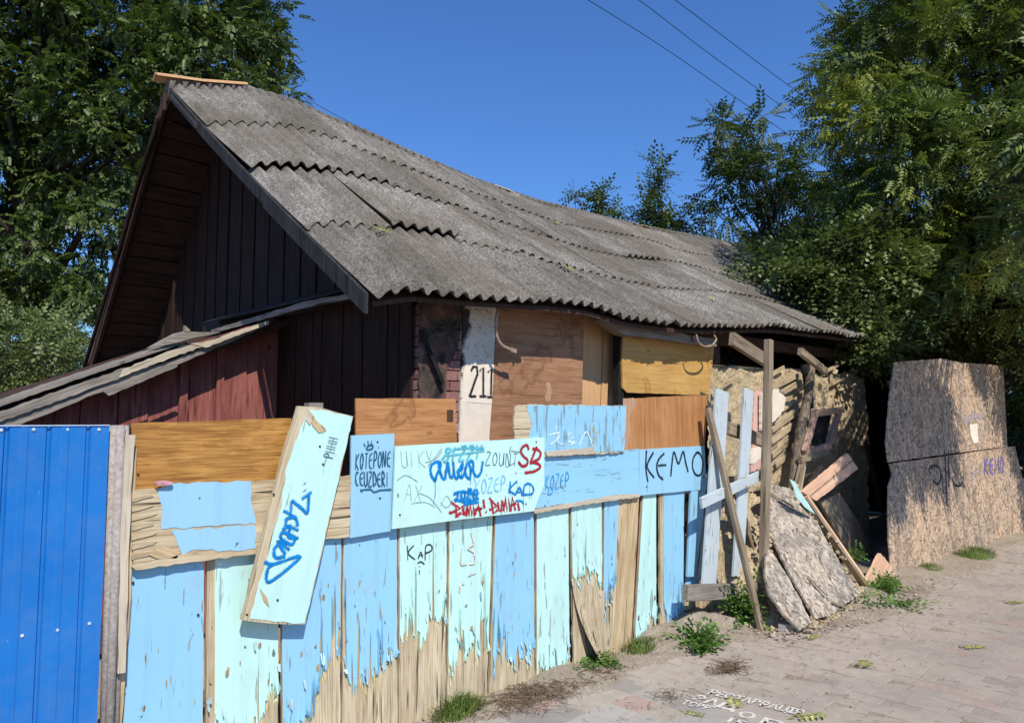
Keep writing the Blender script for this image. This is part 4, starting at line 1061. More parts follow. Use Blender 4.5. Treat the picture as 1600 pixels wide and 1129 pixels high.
def bare_chips():
    V = []; F = []; r = random.Random(44)
    for i, (tl, tr, bl, br, c, mean, amp, slope, spk) in enumerate(BO):
        if c == 'o' or i > 12: continue
        m_ = min(mean, 1.0)
        for _ in range(8 if i in (0, 1, 2, 3) else 5):
            s_ = r.uniform(.06, .94); t = m_ * (1 - abs(r.gauss(0, .22))) - .02
            if t < .1: continue
            x = (tl[0] + (tr[0] - tl[0]) * s_) * (1 - t) + (bl[0] + (br[0] - bl[0]) * s_) * t; y = (tl[1] + (tr[1] - tl[1]) * s_) * (1 - t) + (bl[1] + (br[1] - bl[1]) * s_) * t
            p = onV(x, y, VF - .0112); w = r.choice([.001, .0015, .003, .009]) * r.uniform(.7, 1.3); h = r.uniform(.006, .03) * (1.6 if w < .003 else 1); n = 9; b = len(V)
            V += [p + Vector((math.cos(q * 6.283 / n) * w * r.uniform(.5, 1.3), 0, math.sin(q * 6.283 / n) * h * r.uniform(.5, 1.2))) for q in range(n)]; F.append([b + q for q in range(n)])
    return pydata('bare_chips', V, F)
o = link('bare_chips', bare_chips(), fence, wood('bare wood showing through chips', (.12, .08, .045), (.34, .25, .14), (.5, .4, .25), .8)); o['kind'] = 'stuff'
# nails
bm = bmesh.new(); bmesh.ops.create_cone(bm, cap_ends=True, segments=8, radius1=.006, radius2=.005, depth=.004, matrix=Matrix.Rotation(math.pi / 2, 4, 'X')); nm = bpy.data.meshes.new('nail'); bm.to_mesh(nm); bm.free(); nm.materials.append(M_RUST)
for (x, y, V_) in ((625, 804, 3.284), (216, 741, 3.319), (500, 697, 3.257), (594, 778, 3.310), (434, 937, 3.257), (428, 772, 3.257), (505, 725, 3.257), (838, 690, 3.284), (1010, 760, 3.314), (1095, 755, 3.314), (208, 910, 3.33), (310, 960, 3.33), (590, 690, 3.310), (386, 960, 3.188), (822, 787, 3.284)):
    link('nail', nm, fence, None, Matrix.Translation(onV(x, y, V_)))

# graffiti
sF = SF(3.2855); sI = SF(3.3155); sE = SF(3.3115); sC = SF(3.2580); sH = SF(3.3175)
strokes('graffiti_kemo', [[(1010, 703), (1009, 730), (1012, 752)], [(1021, 706), (1011, 728), (1022, 746)], [(1038, 708), (1030, 716), (1026, 728), (1029, 742), (1036, 749)], [(1028, 727), (1041, 726)],
    [(1048, 744), (1050, 722), (1053, 706), (1060, 724), (1067, 705), (1071, 722), (1075, 737)], [(1088, 707), (1083, 716), (1082, 730), (1087, 741), (1095, 740), (1098, 722), (1093, 708), (1087, 707)], [(1099, 744), (1100, 746)]], sI, NV, .016, S_BLK, I_, seed=2)
strokes('graffiti_drip', [[(1012, 750), (1011, 768)]], sI, NV, .004, S_BLK, I_)
sB5 = SF(VF - .0085)
strokes('graffiti_kap', text_strokes('K', (637, 874), (17, -1), (-1, -22)) + [[(653, 873), (657, 862), (660, 871)], [(654, 868), (661, 866)], [(664, 875), (665, 853), (673, 851), (674, 859), (664, 864)], [(652, 880), (657, 877), (663, 881)], [(655, 884), (656, 885)], [(655, 890), (655, 897)]], sB5, NV, .008, S_BLK, fence)
def Z7(*ls): return [[(600 + x / 6.154, 680 + y / 6.154) for x, y in l] for l in ls]
def Z8(*ls): return [[(370 + x / 3.136, 620 + y / 3.136) for x, y in l] for l in ls]
for k_, st_ in enumerate([[(736, 830), (741, 850)], [(741, 850), (731, 856), (742, 862)], [(722, 858), (720, 880), (730, 880)], [(733, 880), (742, 878), (741, 862)], [(731, 899), (744, 894)], [(718, 925), (720, 912), (726, 911)]]):
    strokes('graffiti_faint_pink', [st_], sB5, NV, .010, S_PNK, fence, seed=k_)
strokes('graffiti_red_initials', Z7([(1390, 140), (1375, 95), (1335, 108), (1315, 155), (1340, 200), (1378, 235), (1370, 282), (1325, 292), (1290, 250)], [(1470, 105), (1435, 190), (1405, 265)], [(1425, 130), (1475, 135), (1505, 170), (1490, 220), (1440, 250), (1400, 268)], [(1430, 258), (1485, 275), (1500, 305), (1440, 345), (1350, 358)]), sF, NV, .016, S_RED, F_)
strokes('graffiti_red_word', Z7([(640, 640), (735, 700), (640, 745), (622, 738)], [(690, 670), (695, 790)], [(700, 780), (740, 740)], [(755, 670), (765, 755), (788, 768), (800, 670)], [(800, 690), (815, 770), (828, 660), (845, 770), (855, 670), (868, 770)], [(875, 760), (905, 670), (930, 775)], [(870, 712), (942, 700)], [(955, 615), (965, 700)], [(975, 728), (985, 740)]), sF, NV, .017, S_RED, F_, smooth=False, drip=.12)
strokes('graffiti_red_word', Z7([(1010, 598), (1082, 680), (1010, 716)], [(1030, 620), (1050, 752), (1090, 715)], [(1092, 640), (1105, 720), (1125, 730), (1136, 620)], [(1138, 640), (1150, 730), (1168, 590), (1183, 730), (1196, 600), (1212, 730)], [(1220, 730), (1232, 590), (1262, 720)], [(1215, 672), (1270, 650)], [(1285, 645), (1300, 722)]), sF, NV, .017, S_RED, F_, smooth=False, drip=.12)
strokes('graffiti_blue_tag', Z7([(492, 440), (455, 385), (445, 320), (468, 272), (520, 250), (545, 285), (505, 380), (492, 440)], [(522, 262), (545, 370), (575, 420), (600, 340), (612, 258), (630, 380), (655, 402), (668, 330), (660, 250)], [(668, 330), (680, 395), (705, 412), (728, 320), (755, 270), (745, 325), (705, 342), (745, 405), (780, 330), (795, 262)], [(780, 300), (785, 380), (822, 415), (832, 330), (815, 262), (850, 250), (858, 300), (835, 340)], [(850, 310), (868, 372), (900, 392), (932, 345), (948, 245)]), sF, NV, .015, S_BLUE, F_, drip=.16)
strokes('graffiti_blue_drip', Z7([(490, 440), (490, 560), (472, 665)]), sF, NV, .004, S_BLUE, F_)
strokes('graffiti_teal_tag', text_strokes('SIZZY', (692, 722), (13, -1.2), (4, -22)) + [[(690, 718), (710, 702), (756, 700)], [(700, 712), (757, 704)]], sF, NV, .011, S_TEAL, F_)
strokes('graffiti_black_tag', text_strokes('ZOUNT', (758, 726), (11, .5), (2, -20)) + [[(798, 704), (812, 706)], [(790, 730), (805, 722)]], sF, NV, .005, S_NAVY, F_)
strokes('graffiti_pencil', text_strokes('UIKY', (628, 730), (14, 0), (-2, -26)) + text_strokes('AX', (632, 782), (16, 1), (2, -26)) + [[(620, 750), (634, 742), (652, 752)], [(655, 770), (672, 778), (690, 800)], [(688, 790), (697, 774), (704, 786), (696, 792), (688, 784)], [(642, 786), (664, 784), (680, 792)], [(690, 700), (668, 728)], [(664, 722), (680, 716), (690, 704)]], sF, NV, .0034, S_GRY, F_)
strokes('graffiti_pale_tag', text_strokes('KOZEP', (742, 772), (10.5, -1.5), (1, -22)), sF, NV, .009, S_LB, F_)
strokes('graffiti_blue_scrawl', text_strokes('JOZO', (710, 782), (10, -1), (1, -15)) + [[(708, 772), (722, 768), (745, 772)], [(712, 780), (730, 784), (748, 778)], [(724, 788), (748, 784)]], sF, NV, .015, S_BLUE, F_, drip=.06)
strokes('graffiti_blue_kap', Z7([(1215, 440), (1200, 560)], [(1280, 440), (1205, 520), (1270, 572)], [(1265, 572), (1302, 500), (1330, 582)], [(1265, 548), (1332, 540)], [(1340, 585), (1350, 482), (1400, 465), (1436, 510), (1420, 560), (1345, 568)], [(1265, 628), (1320, 630), (1342, 655)]), sF, NV, .011, S_BLUE, F_, drip=.3)
strokes('graffiti_blue_word', text_strokes('KOZEP', (852, 765), (8, -1), (1, -22)) + [[(858, 764), (856, 772), (862, 770), (864, 762)]], sH, NV, .009, S_LBD, H_)
sG = SF(3.2965)
strokes('graffiti_white_tag', [[(868, 664), (870, 684), (860, 694)], [(856, 680), (874, 676), (870, 690), (882, 694)], [(888, 672), (889, 684)], [(886, 678), (894, 676)], [(896, 682), (888, 690), (898, 690), (890, 695)], [(905, 695), (912, 678), (918, 676), (926, 698)]], sG, NV, .009, S_WHT, G_)
strokes('graffiti_two_line_tag', text_strokes('KOTEPONE', (555, 734), (7.4, -.8), (1, -25)) + text_strokes('CEUZDERI', (555, 758), (7.2, .2), (0, -22)) + [[(562, 765), (578, 764), (584, 768), (594, 765), (611, 764)], [(562, 765), (566, 768)], [(572, 698), (580, 694), (582, 699), (575, 702), (571, 699)], [(568, 692), (570, 697)], [(574, 688), (575, 694)], [(580, 688), (579, 694)], [(590, 698), (591, 699)]], sE, NV, .0075, S_NAVY, E_)
# word running up the tilted board
def along(o, a, b):  # text space -> pixels along the board
    return o
strokes('graffiti_blue_vertical', Z8([(135, 805), (178, 818), (312, 780), (160, 905), (150, 845), (178, 818)], [(240, 712), (188, 735), (188, 785), (238, 778)], [(238, 770), (200, 705), (258, 748)], [(212, 690), (268, 722), (280, 685), (225, 662), (212, 690)], [(222, 650), (262, 632), (250, 682), (302, 690)], [(232, 622), (302, 652)], [(298, 632), (285, 590), (245, 596), (240, 615)], [(228, 555), (292, 590)], [(268, 508), (262, 572)], [(268, 505), (318, 545), (345, 565), (352, 480)], [(318, 500), (366, 463)]), sC, NV, .013, S_BLUE, C_)
strokes('graffiti_dots', Z8([(331, 456), (333, 459)], [(332, 421), (334, 424)]), sC, NV, .018, S_BLUE, C_)
strokes('graffiti_pencil', text_strokes('PHHH', (520, 716), (2.4, -9), (-14, -3)), sC, NV, .004, S_NAVY, C_)

# ------------------------------------------------------------------ broken picket section and loose timbers
pk = thing('picket_section', (5.2, 3.2, 0), 'broken section of faded grey-blue pickets between the blue boards and the clay wall', 'picket fence')
def pkt(x0, y0, x1, y1, w, V_, name='picket', m=M_PICK, th=.022):
    a, b = onV(x0, y0, V_), onV(x1, y1, V_); return beam(name, b, a, w, th, m, pk, up=Vector((0, 1, 0)), amp=.0015)
pkt(1128, 610, 1106, 924, .20, 3.20); pkt(1169, 608, 1152, 900, .16, 3.18, m=M_PICK)
pkt(1084, 765, 1078, 900, .10, 3.33, m=M_BLUE)
pkt(1095, 786, 1188, 742, .085, 3.12, 'rail')
pkt(1137, 668, 1200, 692, .11, 3.26, 'rail', M_GREYB, .05)
pkt(1070, 926, 1148, 922, .12, 3.17, 'bottom_rail', M_GREY, .05); 
pkt(1100, 840, 1093, 905, .03, 3.28, 'stake', M_GREYB)
br = thing('leaning_plank', onZ(1192, 988), 'long greyed plank leaning from the pavement against the end of the blue fence', 'plank')
beam('plank', onZ(1190, 986), onV(1106, 637, 3.22), .055, .04, M_GREYB, br, up=Vector((0, 1, 0)), amp=.002)
up_ = thing('upright_post', onZ(1193, 975), 'tall thin weathered post standing upright in front of the clay wall', 'post')
b0 = onZ(1192, 968); t0 = onV(1201, 531, b0.y + .03); beam('post', b0, t0, .072, .06, M_GREYB, up_, up=Vector((0, 1, 0)), amp=.002)
st = thing('timber_stub', onZ(1208, 978), 'short pale timber stub beside the foot of the upright post', 'timber')
beam('timber', onZ(1211, 980), onZ(1211, 980) + Vector((-.02, .16, .33)), .07, .04, M_GREYB, st, up=Vector((0, 1, 0)))
bd = thing('leaning_lath', (5.5, 3.1, 0), 'brown plank tilted behind the second grey-blue picket', 'plank')
beam('plank', onV(1180, 860, 3.3), onV(1150, 770, 3.35), .07, .02, M_GREYB, bd, up=Vector((0, 1, 0)))
# dark plywood behind the pickets
# ------------------------------------------------------------------ collapsed strand board sheets
Pb = onZ(1270, 975); nL = Vector((0, -1.04, .8)).normalized()
ob = thing('leaning_strand_board', Pb, 'grey weathered strand board slumped against the foot of the clay wall', 'board')
p0 = Vector((Pb.x, 2.62, 0))
slab('sheet', [onP(x, y, p0, nL) for x, y in ((1196, 756), (1234, 762), (1262, 790), (1290, 840), (1325, 900), (1345, 925), (1300, 958), (1275, 966), (1240, 905), (1205, 838), (1196, 800))], nL, .02, M_OSBG, ob, amp=.01, step=.05)
slab('sheet', [onP(x, y, p0 + Vector((0, -.03, 0)), nL) for x, y in ((1199, 852), (1218, 880), (1246, 926), (1268, 972), (1250, 985), (1226, 960), (1204, 930), (1196, 900))], nL, .02, M_OSBG, ob, amp=.01, step=.05)
db = link('backing', pydata('backing', [(5.5, 3.75, 0), (8.9, 3.75, 0), (8.9, 3.95, .9), (5.5, 3.75, .9)], [[0, 1, 2, 3]]), house, M_SOOT_SHADE)

def heap():
    v = []; f = []; nu, nv = 90, 50; r = np.random.default_rng(8)
    for i in range(nu + 1):
        for j in range(nv + 1):
            u = 5.45 + 2.35 * i / nu; y = 2.5 + 1.3 * j / nv; e = min(1, min(i, nu - i) / 12)
            base_ = max(0, (y - 2.70)) * 1.22 - .06
            z = min(base_, .95 + .1 * math.sin(u * 6)) * e * (.8 + .2 * math.sin(u * 9 + y * 4)) + .03 * math.sin(u * 31 + y * 17) * math.sin(y * 39 + u * 11) + r.uniform(-.014, .014) - (.03 if base_ < 0.02 else 0)
            if u > 6.9: z *= max(.15, 1 - (u - 6.9) * 1.1)
            v.append((u, y, z))
    for i in range(nu):
        for j in range(nv): a_ = i * (nv + 1) + j; f.append([a_, a_ + nv + 1, a_ + nv + 2, a_ + 1])
    return pydata('clay_heap', v, f)
tag(link('clay_heap', heap(), None, M_CLAY), 'heap of crumbled clay slumped at the foot of the broken wall', None, None, 'stuff')
def clods():
    V = []; F = []; r = random.Random(77)
    bm = bmesh.new(); bmesh.ops.create_icosphere(bm, subdivisions=1, radius=1); tv = [q.co.copy() for q in bm.verts]; tf = [[q.index for q in f_.verts] for f_ in bm.faces]; bm.free()
    line = [(1196, 800), (1200, 860), (1215, 920), (1240, 965), (1270, 978), (1300, 965), (1345, 935), (1320, 890), (1285, 830), (1262, 785), (1235, 760)]
    for _ in range(330):
        k = r.randrange(len(line) - 1); t = r.random(); x = line[k][0] * (1 - t) + line[k + 1][0] * t + r.gauss(0, 5); y = line[k][1] * (1 - t) + line[k + 1][1] * t + r.gauss(0, 5)
        p = onP(x, y, p0, nL) + Vector((0, r.uniform(-.01, .05), 0)); p.z = max(p.z, .01); b = len(V); sc_ = r.uniform(.006, .028); q = Vector((r.uniform(.5, 1.4), r.uniform(.5, 1.4), r.uniform(.5, 1.2)))
        V += [p + Vector((a_.x * q.x, a_.y * q.y, a_.z * q.z)) * sc_ * r.uniform(.8, 1.2) for a_ in tv]; F += [[i_ + b for i_ in f_] for f_ in tf]
    return pydata('clay_crumbs', V, F)
tag(link('clay_crumbs', clods(), None, M_CLAY), 'clay crumbs clinging to the edges of the slumped strand boards', None, None, 'stuff')
for k, (x0, y0, x1, y1) in enumerate(((1215, 925, 1236, 962), (1262, 900, 1292, 930), (1205, 770, 1240, 792), (1300, 940, 1330, 952))):
    t_ = thing('broken_lath', onP(x0, y0, p0, nL), ('short splinter of lath on the narrow slumped board', 'bent lath splinter lying across the wide slumped board', 'lath splinter at the upper edge of the slumped board', 'lath splinter at the pavement edge of the slumped board')[k], 'lath', 'broken laths in the rubble')
    beam('lath', onP(x0, y0, p0 + nL * .02, nL), onP(x1, y1, p0 + nL * .03, nL), .02, .008, M_GREYB, t_, up=nL)

# wrecked door frame
df = thing('wrecked_door_frame', onZ(1352, 925), 'splintered pinkish door frame lying askew in the collapsed gap', 'door frame')
a = onZ(1356, 920); b = onV(1258, 778, 3.22)
beam('jamb', a, b, .085, .05, M_FRESH, df, up=Vector((0, 1, 0)), amp=.003)
beam('jamb_edge', a + Vector((-.05, -.02, 0)), b + Vector((-.05, -.02, 0)), .04, .06, M_GREYB, df, up=Vector((0, 1, 0)))
c1 = onV(1262, 778, 3.20); c2 = onV(1334, 720, 3.32)
slab('head_board', [onV(x, y, 3.22) for x, y in ((1254, 768), (1325, 708), (1341, 732), (1276, 782))], NV, .03, M_FRESH, df, grain=c2 - c1, amp=.004, step=.05)
slab('head_groove', [onV(x, y, 3.215) for x, y in ((1263, 776), (1332, 719), (1333, 720), (1264, 777.5))], NV, .004, M_GREYB, df, grain=c2 - c1, amp=.0)
slab('foot_board', [onV(x, y, 2.86) for x, y in ((1376, 864), (1394, 884), (1392, 900), (1360, 924), (1352, 918), (1358, 898))], NV, .03, M_FRESH, df, grain=onV(1376, 864, 2.9) - onV(1356, 915, 2.9), amp=.006, step=.05)
wd = thing('weathered_door_leaf', onZ(1370, 880), 'brown weathered door leaf lying inside the collapsed gap', 'door')
slab('panel', [onV(x, y, 3.35) for x, y in ((1282, 784), (1312, 770), (1340, 812), (1366, 868), (1350, 892), (1318, 850))], NV, .03, M_BARE if 0 else M_GREYB, wd, grain=onV(1290, 780, 3.3) - onV(1358, 880, 3.3), amp=.004)
gs = thing('green_strip', (6.3, 3.1, 1), 'torn strip of mint painted veneer curling off the top of the door frame', 'veneer strip')
for q in ([(1234, 748), (1242, 752), (1256, 776), (1272, 800), (1266, 800), (1248, 778)], [(1238, 758), (1262, 788), (1274, 803), (1258, 792), (1244, 776)]):
    slab('strip', [onV(x, y, 3.12 - .01 * len(gs.children)) for x, y in q], NV, .006, M_MINT, gs, amp=.004, step=.04)
# fallen planks further inside
for (x0, y0, x1, y1, w, V_, lab) in ((1352, 690, 1380, 800, .06, 3.6, 'thin dark timber leaning inside the collapsed gap'), (1330, 660, 1352, 740, .05, 3.9, 'short dark timber hanging under the broken wall')):
    t_ = thing('dark_timber', onV(x1, y1, V_), lab, 'timber'); beam('timber', onV(x0, y0, V_), onV(x1, y1, V_), w, .04, M_SOFF, t_, up=Vector((0, 1, 0)))

# ------------------------------------------------------------------ strand board fence on the right
q0 = onZ(1392, 903); q1 = onZ(1600, 832)
nO = Vector((-(q1 - q0).y, (q1 - q0).x, 0)).normalized(); nO = -nO if nO.y > 0 else nO
nO = (nO + Vector((0, 0, .06))).normalized()
of = thing('strand_board_fence', q0, 'tall fence of weathered strand board sheets at the right with purple graffiti', 'fence')
def O(x, y, off=0): return onP(x, y, q0 + nO * off, nO)
slab('upper_sheet', [O(x, y) for x, y in ((1398, 566), (1470, 560), (1500, 566), (1568, 571), (1571, 640), (1574, 697), (1480, 709), (1388, 722), (1384, 690), (1390, 620))], nO, .012, M_OSB, of, amp=.005, step=.06, grain=Vector((0, 0, 1)))
slab('lower_sheet', [O(x, y) for x, y in ((1390, 724), (1450, 716), (1504, 708), (1505, 780), (1506, 866), (1450, 884), (1394, 908), (1388, 840), (1388, 760), (1394, 740))], nO, .012, M_OSB, of, amp=.005, step=.06, grain=Vector((0, 0, 1)))
slab('lower_sheet', [O(x, y) for x, y in ((1506, 708), (1575, 698), (1586, 697), (1597, 745), (1625, 775), (1660, 790), (1660, 820), (1600, 838), (1507, 866))], nO, .012, M_OSB, of, amp=.005, step=.06, grain=Vector((0, 0, 1)))
sO = lambda x, y: O(x, y, .002)
strokes('graffiti_purple_name', text_strokes('KEMO.', (1538, 742), (8.6, -.8), (0, -26)), sO, nO, .035, S_PUR, of, smooth=False)
strokes('graffiti_mauve', [[(1506, 660), (1520, 650), (1535, 652)]], sO, nO, .06, S_MAU, of)
strokes('graffiti_mauve', [[(1518, 760), (1520, 742), (1528, 735)]], sO, nO, .05, S_MAU, of)
strokes('graffiti_black_scrawl', [[(1454, 742), (1452, 732), (1460, 727), (1468, 732), (1470, 748), (1464, 756), (1458, 750)], [(1488, 748), (1492, 757), (1500, 758), (1504, 752)], [(1476, 702), (1478, 740), (1480, 790)], [(1482, 705), (1483, 760)], [(1472, 740), (1474, 770)]], sO, nO, .03, S_BLK, of, drip=.3)
slab('white_paper_scrap', [O(x, y, .006) for x, y in ((1515, 663), (1527, 661), (1529, 690), (1522, 693), (1517, 680))], nO, .003, M_WHITEP, of, amp=.004, step=.03)
for u in (q0.x + .9, q0.x + 2.2, q0.x + 3.9): beam('stake', Vector((u, q0.y + .12 - (u - q0.x) * .03, 0)), Vector((u, q0.y + .24 - (u - q0.x) * .03, 2.1)), .08, .06, M_GREYB, of, up=Vector((0, 1, 0)))

# ------------------------------------------------------------------ stencil writing on the pavement
def stencil():
    t_ = None
    a, b = onZ(1103, 1086), onZ(1250, 1120)
    right = (b - a); Lr = right.length; right.normalize(); upv = Vector((-right.y, right.x, 0))
    if upv.x < 0: upv = -upv
    M_ST = spray('worn white road paint', (.62, .58, .52))
    V = []; F = []
    def word(txt, org, h, w):
        cu = bpy.data.curves.new('lettering', 'FONT'); cu.body = txt; cu.size = 1.0; cu.offset = .03
        o = bpy.data.objects.new('lettering', cu); COL.objects.link(o)
        me = bpy.data.meshes.new_from_object(o); bpy.data.objects.remove(o)
        vs = np.array([v_.co[:2] for v_ in me.vertices]); mn, mx = vs.min(0), vs.max(0); b0_ = len(V)
        for x, y in vs:
            p = org + right * ((x - mn[0]) / (mx[0] - mn[0]) * w) + upv * ((y - mn[1]) / (mx[1] - mn[1]) * h); V.append((p.x, p.y, .0055))
        for pg in me.polygons: F.append([b0_ + i for i in pg.vertices])
    word('РЕСТАВРАЦІЯ', a, .115, Lr)
    word('ЗА', onZ(1080, 1094), .11, .15); word('Д', onZ(1111, 1105), .12, .13); word('О', onZ(1150, 1119), .10, .09); word('Р', onZ(1184, 1132), .12, .12)
    word('ТОВВ', onZ(1062, 1100), .08, .17); word('15', onZ(1134, 1129), .08, .09)
    o = link('pavement_stencil', pydata('pavement_stencil', V, F), pav, M_ST)
stencil()

# ------------------------------------------------------------------ vegetation
def leaf_template(kind):
    """returns verts (n,3), faces (m,k) of one spray pointing along +x, its face up +z."""
    v = []; f = []
    def leaflet(o, ang, L, w, bend=.25):
        c, s_ = math.cos(ang), math.sin(ang); b = len(v)
        for (x, y, z) in ((0, 0, 0), (L * .45, w, .25 * w), (L, 0, -bend * L), (L * .45, -w, .25 * w)):
            v.append((o[0] + x * c - y * s_, o[1] + x * s_ + y * c, o[2] + z))
        f.append([b, b + 1, b + 2, b + 3])
    if kind == 'pinnate':
        n = 5
        for i in range(n):
            x = .06 + .045 * i; dz = -.12 * x
            leaflet((x, 0, dz), 1.0, .08, .0175); leaflet((x, 0, dz), -1.0, .08, .0175)
        leaflet((.28, 0, -.04), 0, .08, .014)
    elif kind == 'broad':
        for i in range(6): leaflet((.035 * i, 0, -.004 * i), (1 if i % 2 else -1) * 1.05, .06, .02, .15)
        leaflet((.21, 0, -.03), 0, .065, .02, .15)
    elif kind == 'coarse':
        for i in range(4): leaflet((.06 * i, 0, 0), .85, .105, .034, .1); leaflet((.06 * i, 0, 0), -.85, .105, .034, .4)
        leaflet((.24, 0, -.04), 0, .11, .034)
    return np.array(v, dtype=float), np.array(f)
def foliage_mesh(name, pts, dirs, scales, kind, rng, droop=.3):
    tv, tf = leaf_template(kind); n = len(pts)
    d = dirs + rng.normal(0, .55, dirs.shape); d[:, 2] -= droop; d /= np.linalg.norm(d, axis=1)[:, None]
    upr = rng.normal(0, .38, d.shape); upr[:, 2] += 1
    y = np.cross(upr, d); y /= np.linalg.norm(y, axis=1)[:, None] + 1e-9; z = np.cross(d, y)
    P = pts[:, None, :] + scales[:, None, None] * (tv[None, :, 0:1] * d[:, None, :] + tv[None, :, 1:2] * y[:, None, :] + tv[None, :, 2:3] * z[:, None, :])
    V = P.reshape(-1, 3); F = (tf[None, :, :] + (np.arange(n) * len(tv))[:, None, None]).reshape(-1, 4)
    me = bpy.data.meshes.new(name); me.vertices.add(len(V)); me.vertices.foreach_set('co', V.ravel())
    me.loops.add(F.size); me.loops.foreach_set('vertex_index', F.ravel().astype(np.int32)); me.polygons.add(len(F))
    me.polygons.foreach_set('loop_start', (np.arange(len(F)) * 4).astype(np.int32)); me.update(calc_edges=True); me.validate()
    return me
def inside(poly, x, y):
    r = np.zeros(len(x), bool); n = len(poly); j = n - 1
    for i in range(n):
        xi, yi = poly[i]; xj, yj = poly[j]
        c = ((yi > y) != (yj > y)) & (x < (xj - xi) * (y - yi) / (yj - yi + 1e-9) + xi); r ^= c; j = i
    return r
def projn(P):
    x, y, z = P[:, 0], P[:, 1], P[:, 2] - CAMZ
    F = x * math.cos(HD) + y * math.sin(HD); R = x * math.sin(HD) - y * math.cos(HD)
    f2 = F * math.cos(PIT) + z * math.sin(PIT); u2 = -F * math.sin(PIT) + z * math.cos(PIT)
    return 800 + FPX * R / f2, 564.5 - FPX * u2 / f2
def crown(name, outline, t0, t1, nclump, per, cr, kind, m, parent, seed, scale=1.0, flat_=.6, droop=.3, inner=None, zmin=0.1):
    """leaf clumps spread through a volume between two distances whose outline is the polygon."""
    rng = np.random.default_rng(seed)
    xs = [p[0] for p in outline]; ys = [p[1] for p in outline]
    C = []
    while len(C) < nclump:
        x = rng.uniform(min(xs), max(xs), 400); y = rng.uniform(min(ys), max(ys), 400); ok = inside(outline, x, y)
        for a, b in zip(x[ok], y[ok]):
            t = t0 + (t1 - t0) * rng.random(); p = atT(a, b, t)
            if p.z > zmin: C.append(p)
            if len(C) >= nclump: break
    C = np.array([tuple(p) for p in C]); mid = C.mean(0)
    R = cr * rng.uniform(.55, 1.3, nclump)
    k = rng.poisson(per, nclump) + 3; idx = np.repeat(np.arange(nclump), k)
    off = rng.normal(0, 1, (len(idx), 3)); off /= np.linalg.norm(off, axis=1)[:, None]; rad = rng.random(len(idx)) ** .45
    off *= rad[:, None]; off[:, 2] *= flat_
    pts = C[idx] + off * R[idx][:, None]
    dirs = off * .9 + (C[idx] - mid) / (np.linalg.norm(C[idx] - mid, axis=1)[:, None] + 1e-6) * .35
    px_, py_ = projn(pts); keep = (pts[:, 2] > zmin * .5)
    pts = pts[keep]; dirs = dirs[keep]
    sc_ = scale * rng.uniform(.7, 1.25, len(pts))
    me = foliage_mesh(name, pts, dirs, sc_, kind, rng, droop)
    return link(name, me, parent, m), C
def limbs(parent, base, C, r0, nb, seed, name='trunk', first=.35, upto=None):
    """tapered trunk with limbs reaching for a subset of the clumps."""
    r = random.Random(seed); top = Vector(C.mean(0)); V = []; F = []
    top = Vector((top.x, top.y, np.percentile(C[:, 2], 80)))
    path = [base]; K = 8
    for i in range(1, K + 1):
        t = i / K; path.append(base.lerp(top, t) + Vector((r.uniform(-.15, .15), r.uniform(-.15, .15), 0)) * (1 if i < K else .3))
    def add(pts, rad, ns=7):
        v, f = tube_data(pts, rad, ns); b = len(V); V.extend(v); F.extend([[i + b for i in q] for q in f])
    add(path, [r0 * (1 - .8 * i / K) for i in range(K + 1)], 9)
    ids = [r.randrange(len(C)) for _ in range(nb)]
    for i in ids:
        c = Vector(C[i]); tt = max(first, min(.95, (c.z - base.z) / max(.5, top.z - base.z) * .75)); s = base.lerp(top, tt)
        j = min(K - 1, int(tt * K)); s = path[j].lerp(path[j + 1], tt * K - j)
        mid = s.lerp(c, .5) + Vector((r.uniform(-.2, .2), r.uniform(-.2, .2), r.uniform(.0, .4)))
        pts = spline([s, mid, c], 4); n = len(pts); rr = r0 * (1 - .8 * tt) * .55
        add(pts, [max(.006, rr * (1 - .85 * q / (n - 1))) for q in range(n)], 5)
    return link(name, pydata(name, V, F), parent, M_BARK, None, True)

def tree(name, label, cat, base, outline, t0, t1, ncl, per, cr, kind, m, seed, scale=1, r0=.2, nb=40, group=None, **k):
    t_ = thing(name, base, label, cat, group)
    o, C = crown('crown', outline, t0, t1, ncl, per, cr, kind, m, t_, seed, scale, **k)
    limbs(t_, Vector(base), C, r0, nb, seed); return t_
LT = [(-260, -160), (60, -170), (380, -160), (430, -20), (415, 30), (432, 70), (440, 110), (452, 130), (430, 160), (330, 190), (240, 260), (200, 330), (175, 420), (140, 540), (110, 600), (40, 560), (-10, 600), (-80, 590), (-260, 560)]
gb = atT(60, 900, 17.5); gb.z = 0
tree('ash_tree', 'huge dark green ash tree rising behind the gable of the house', 'tree', gb, LT, 14.5, 19.5, 640, 52, .62, 'coarse', M_LF_ASH, 3, .92, .38, 110)
tree('elder_bush', 'leafy green bush left of the gable behind the lean-to roof', 'bush', Vector((.2, 12.5, 0)) + Vector((0, 0, 0)), [(-140, 470), (0, 450), (40, 500), (100, 480), (128, 500), (128, 640), (60, 700), (-140, 720)], 11.5, 13.5, 90, 40, .42, 'broad', M_LF_BUSH, 5, 1.1, .08, 20)
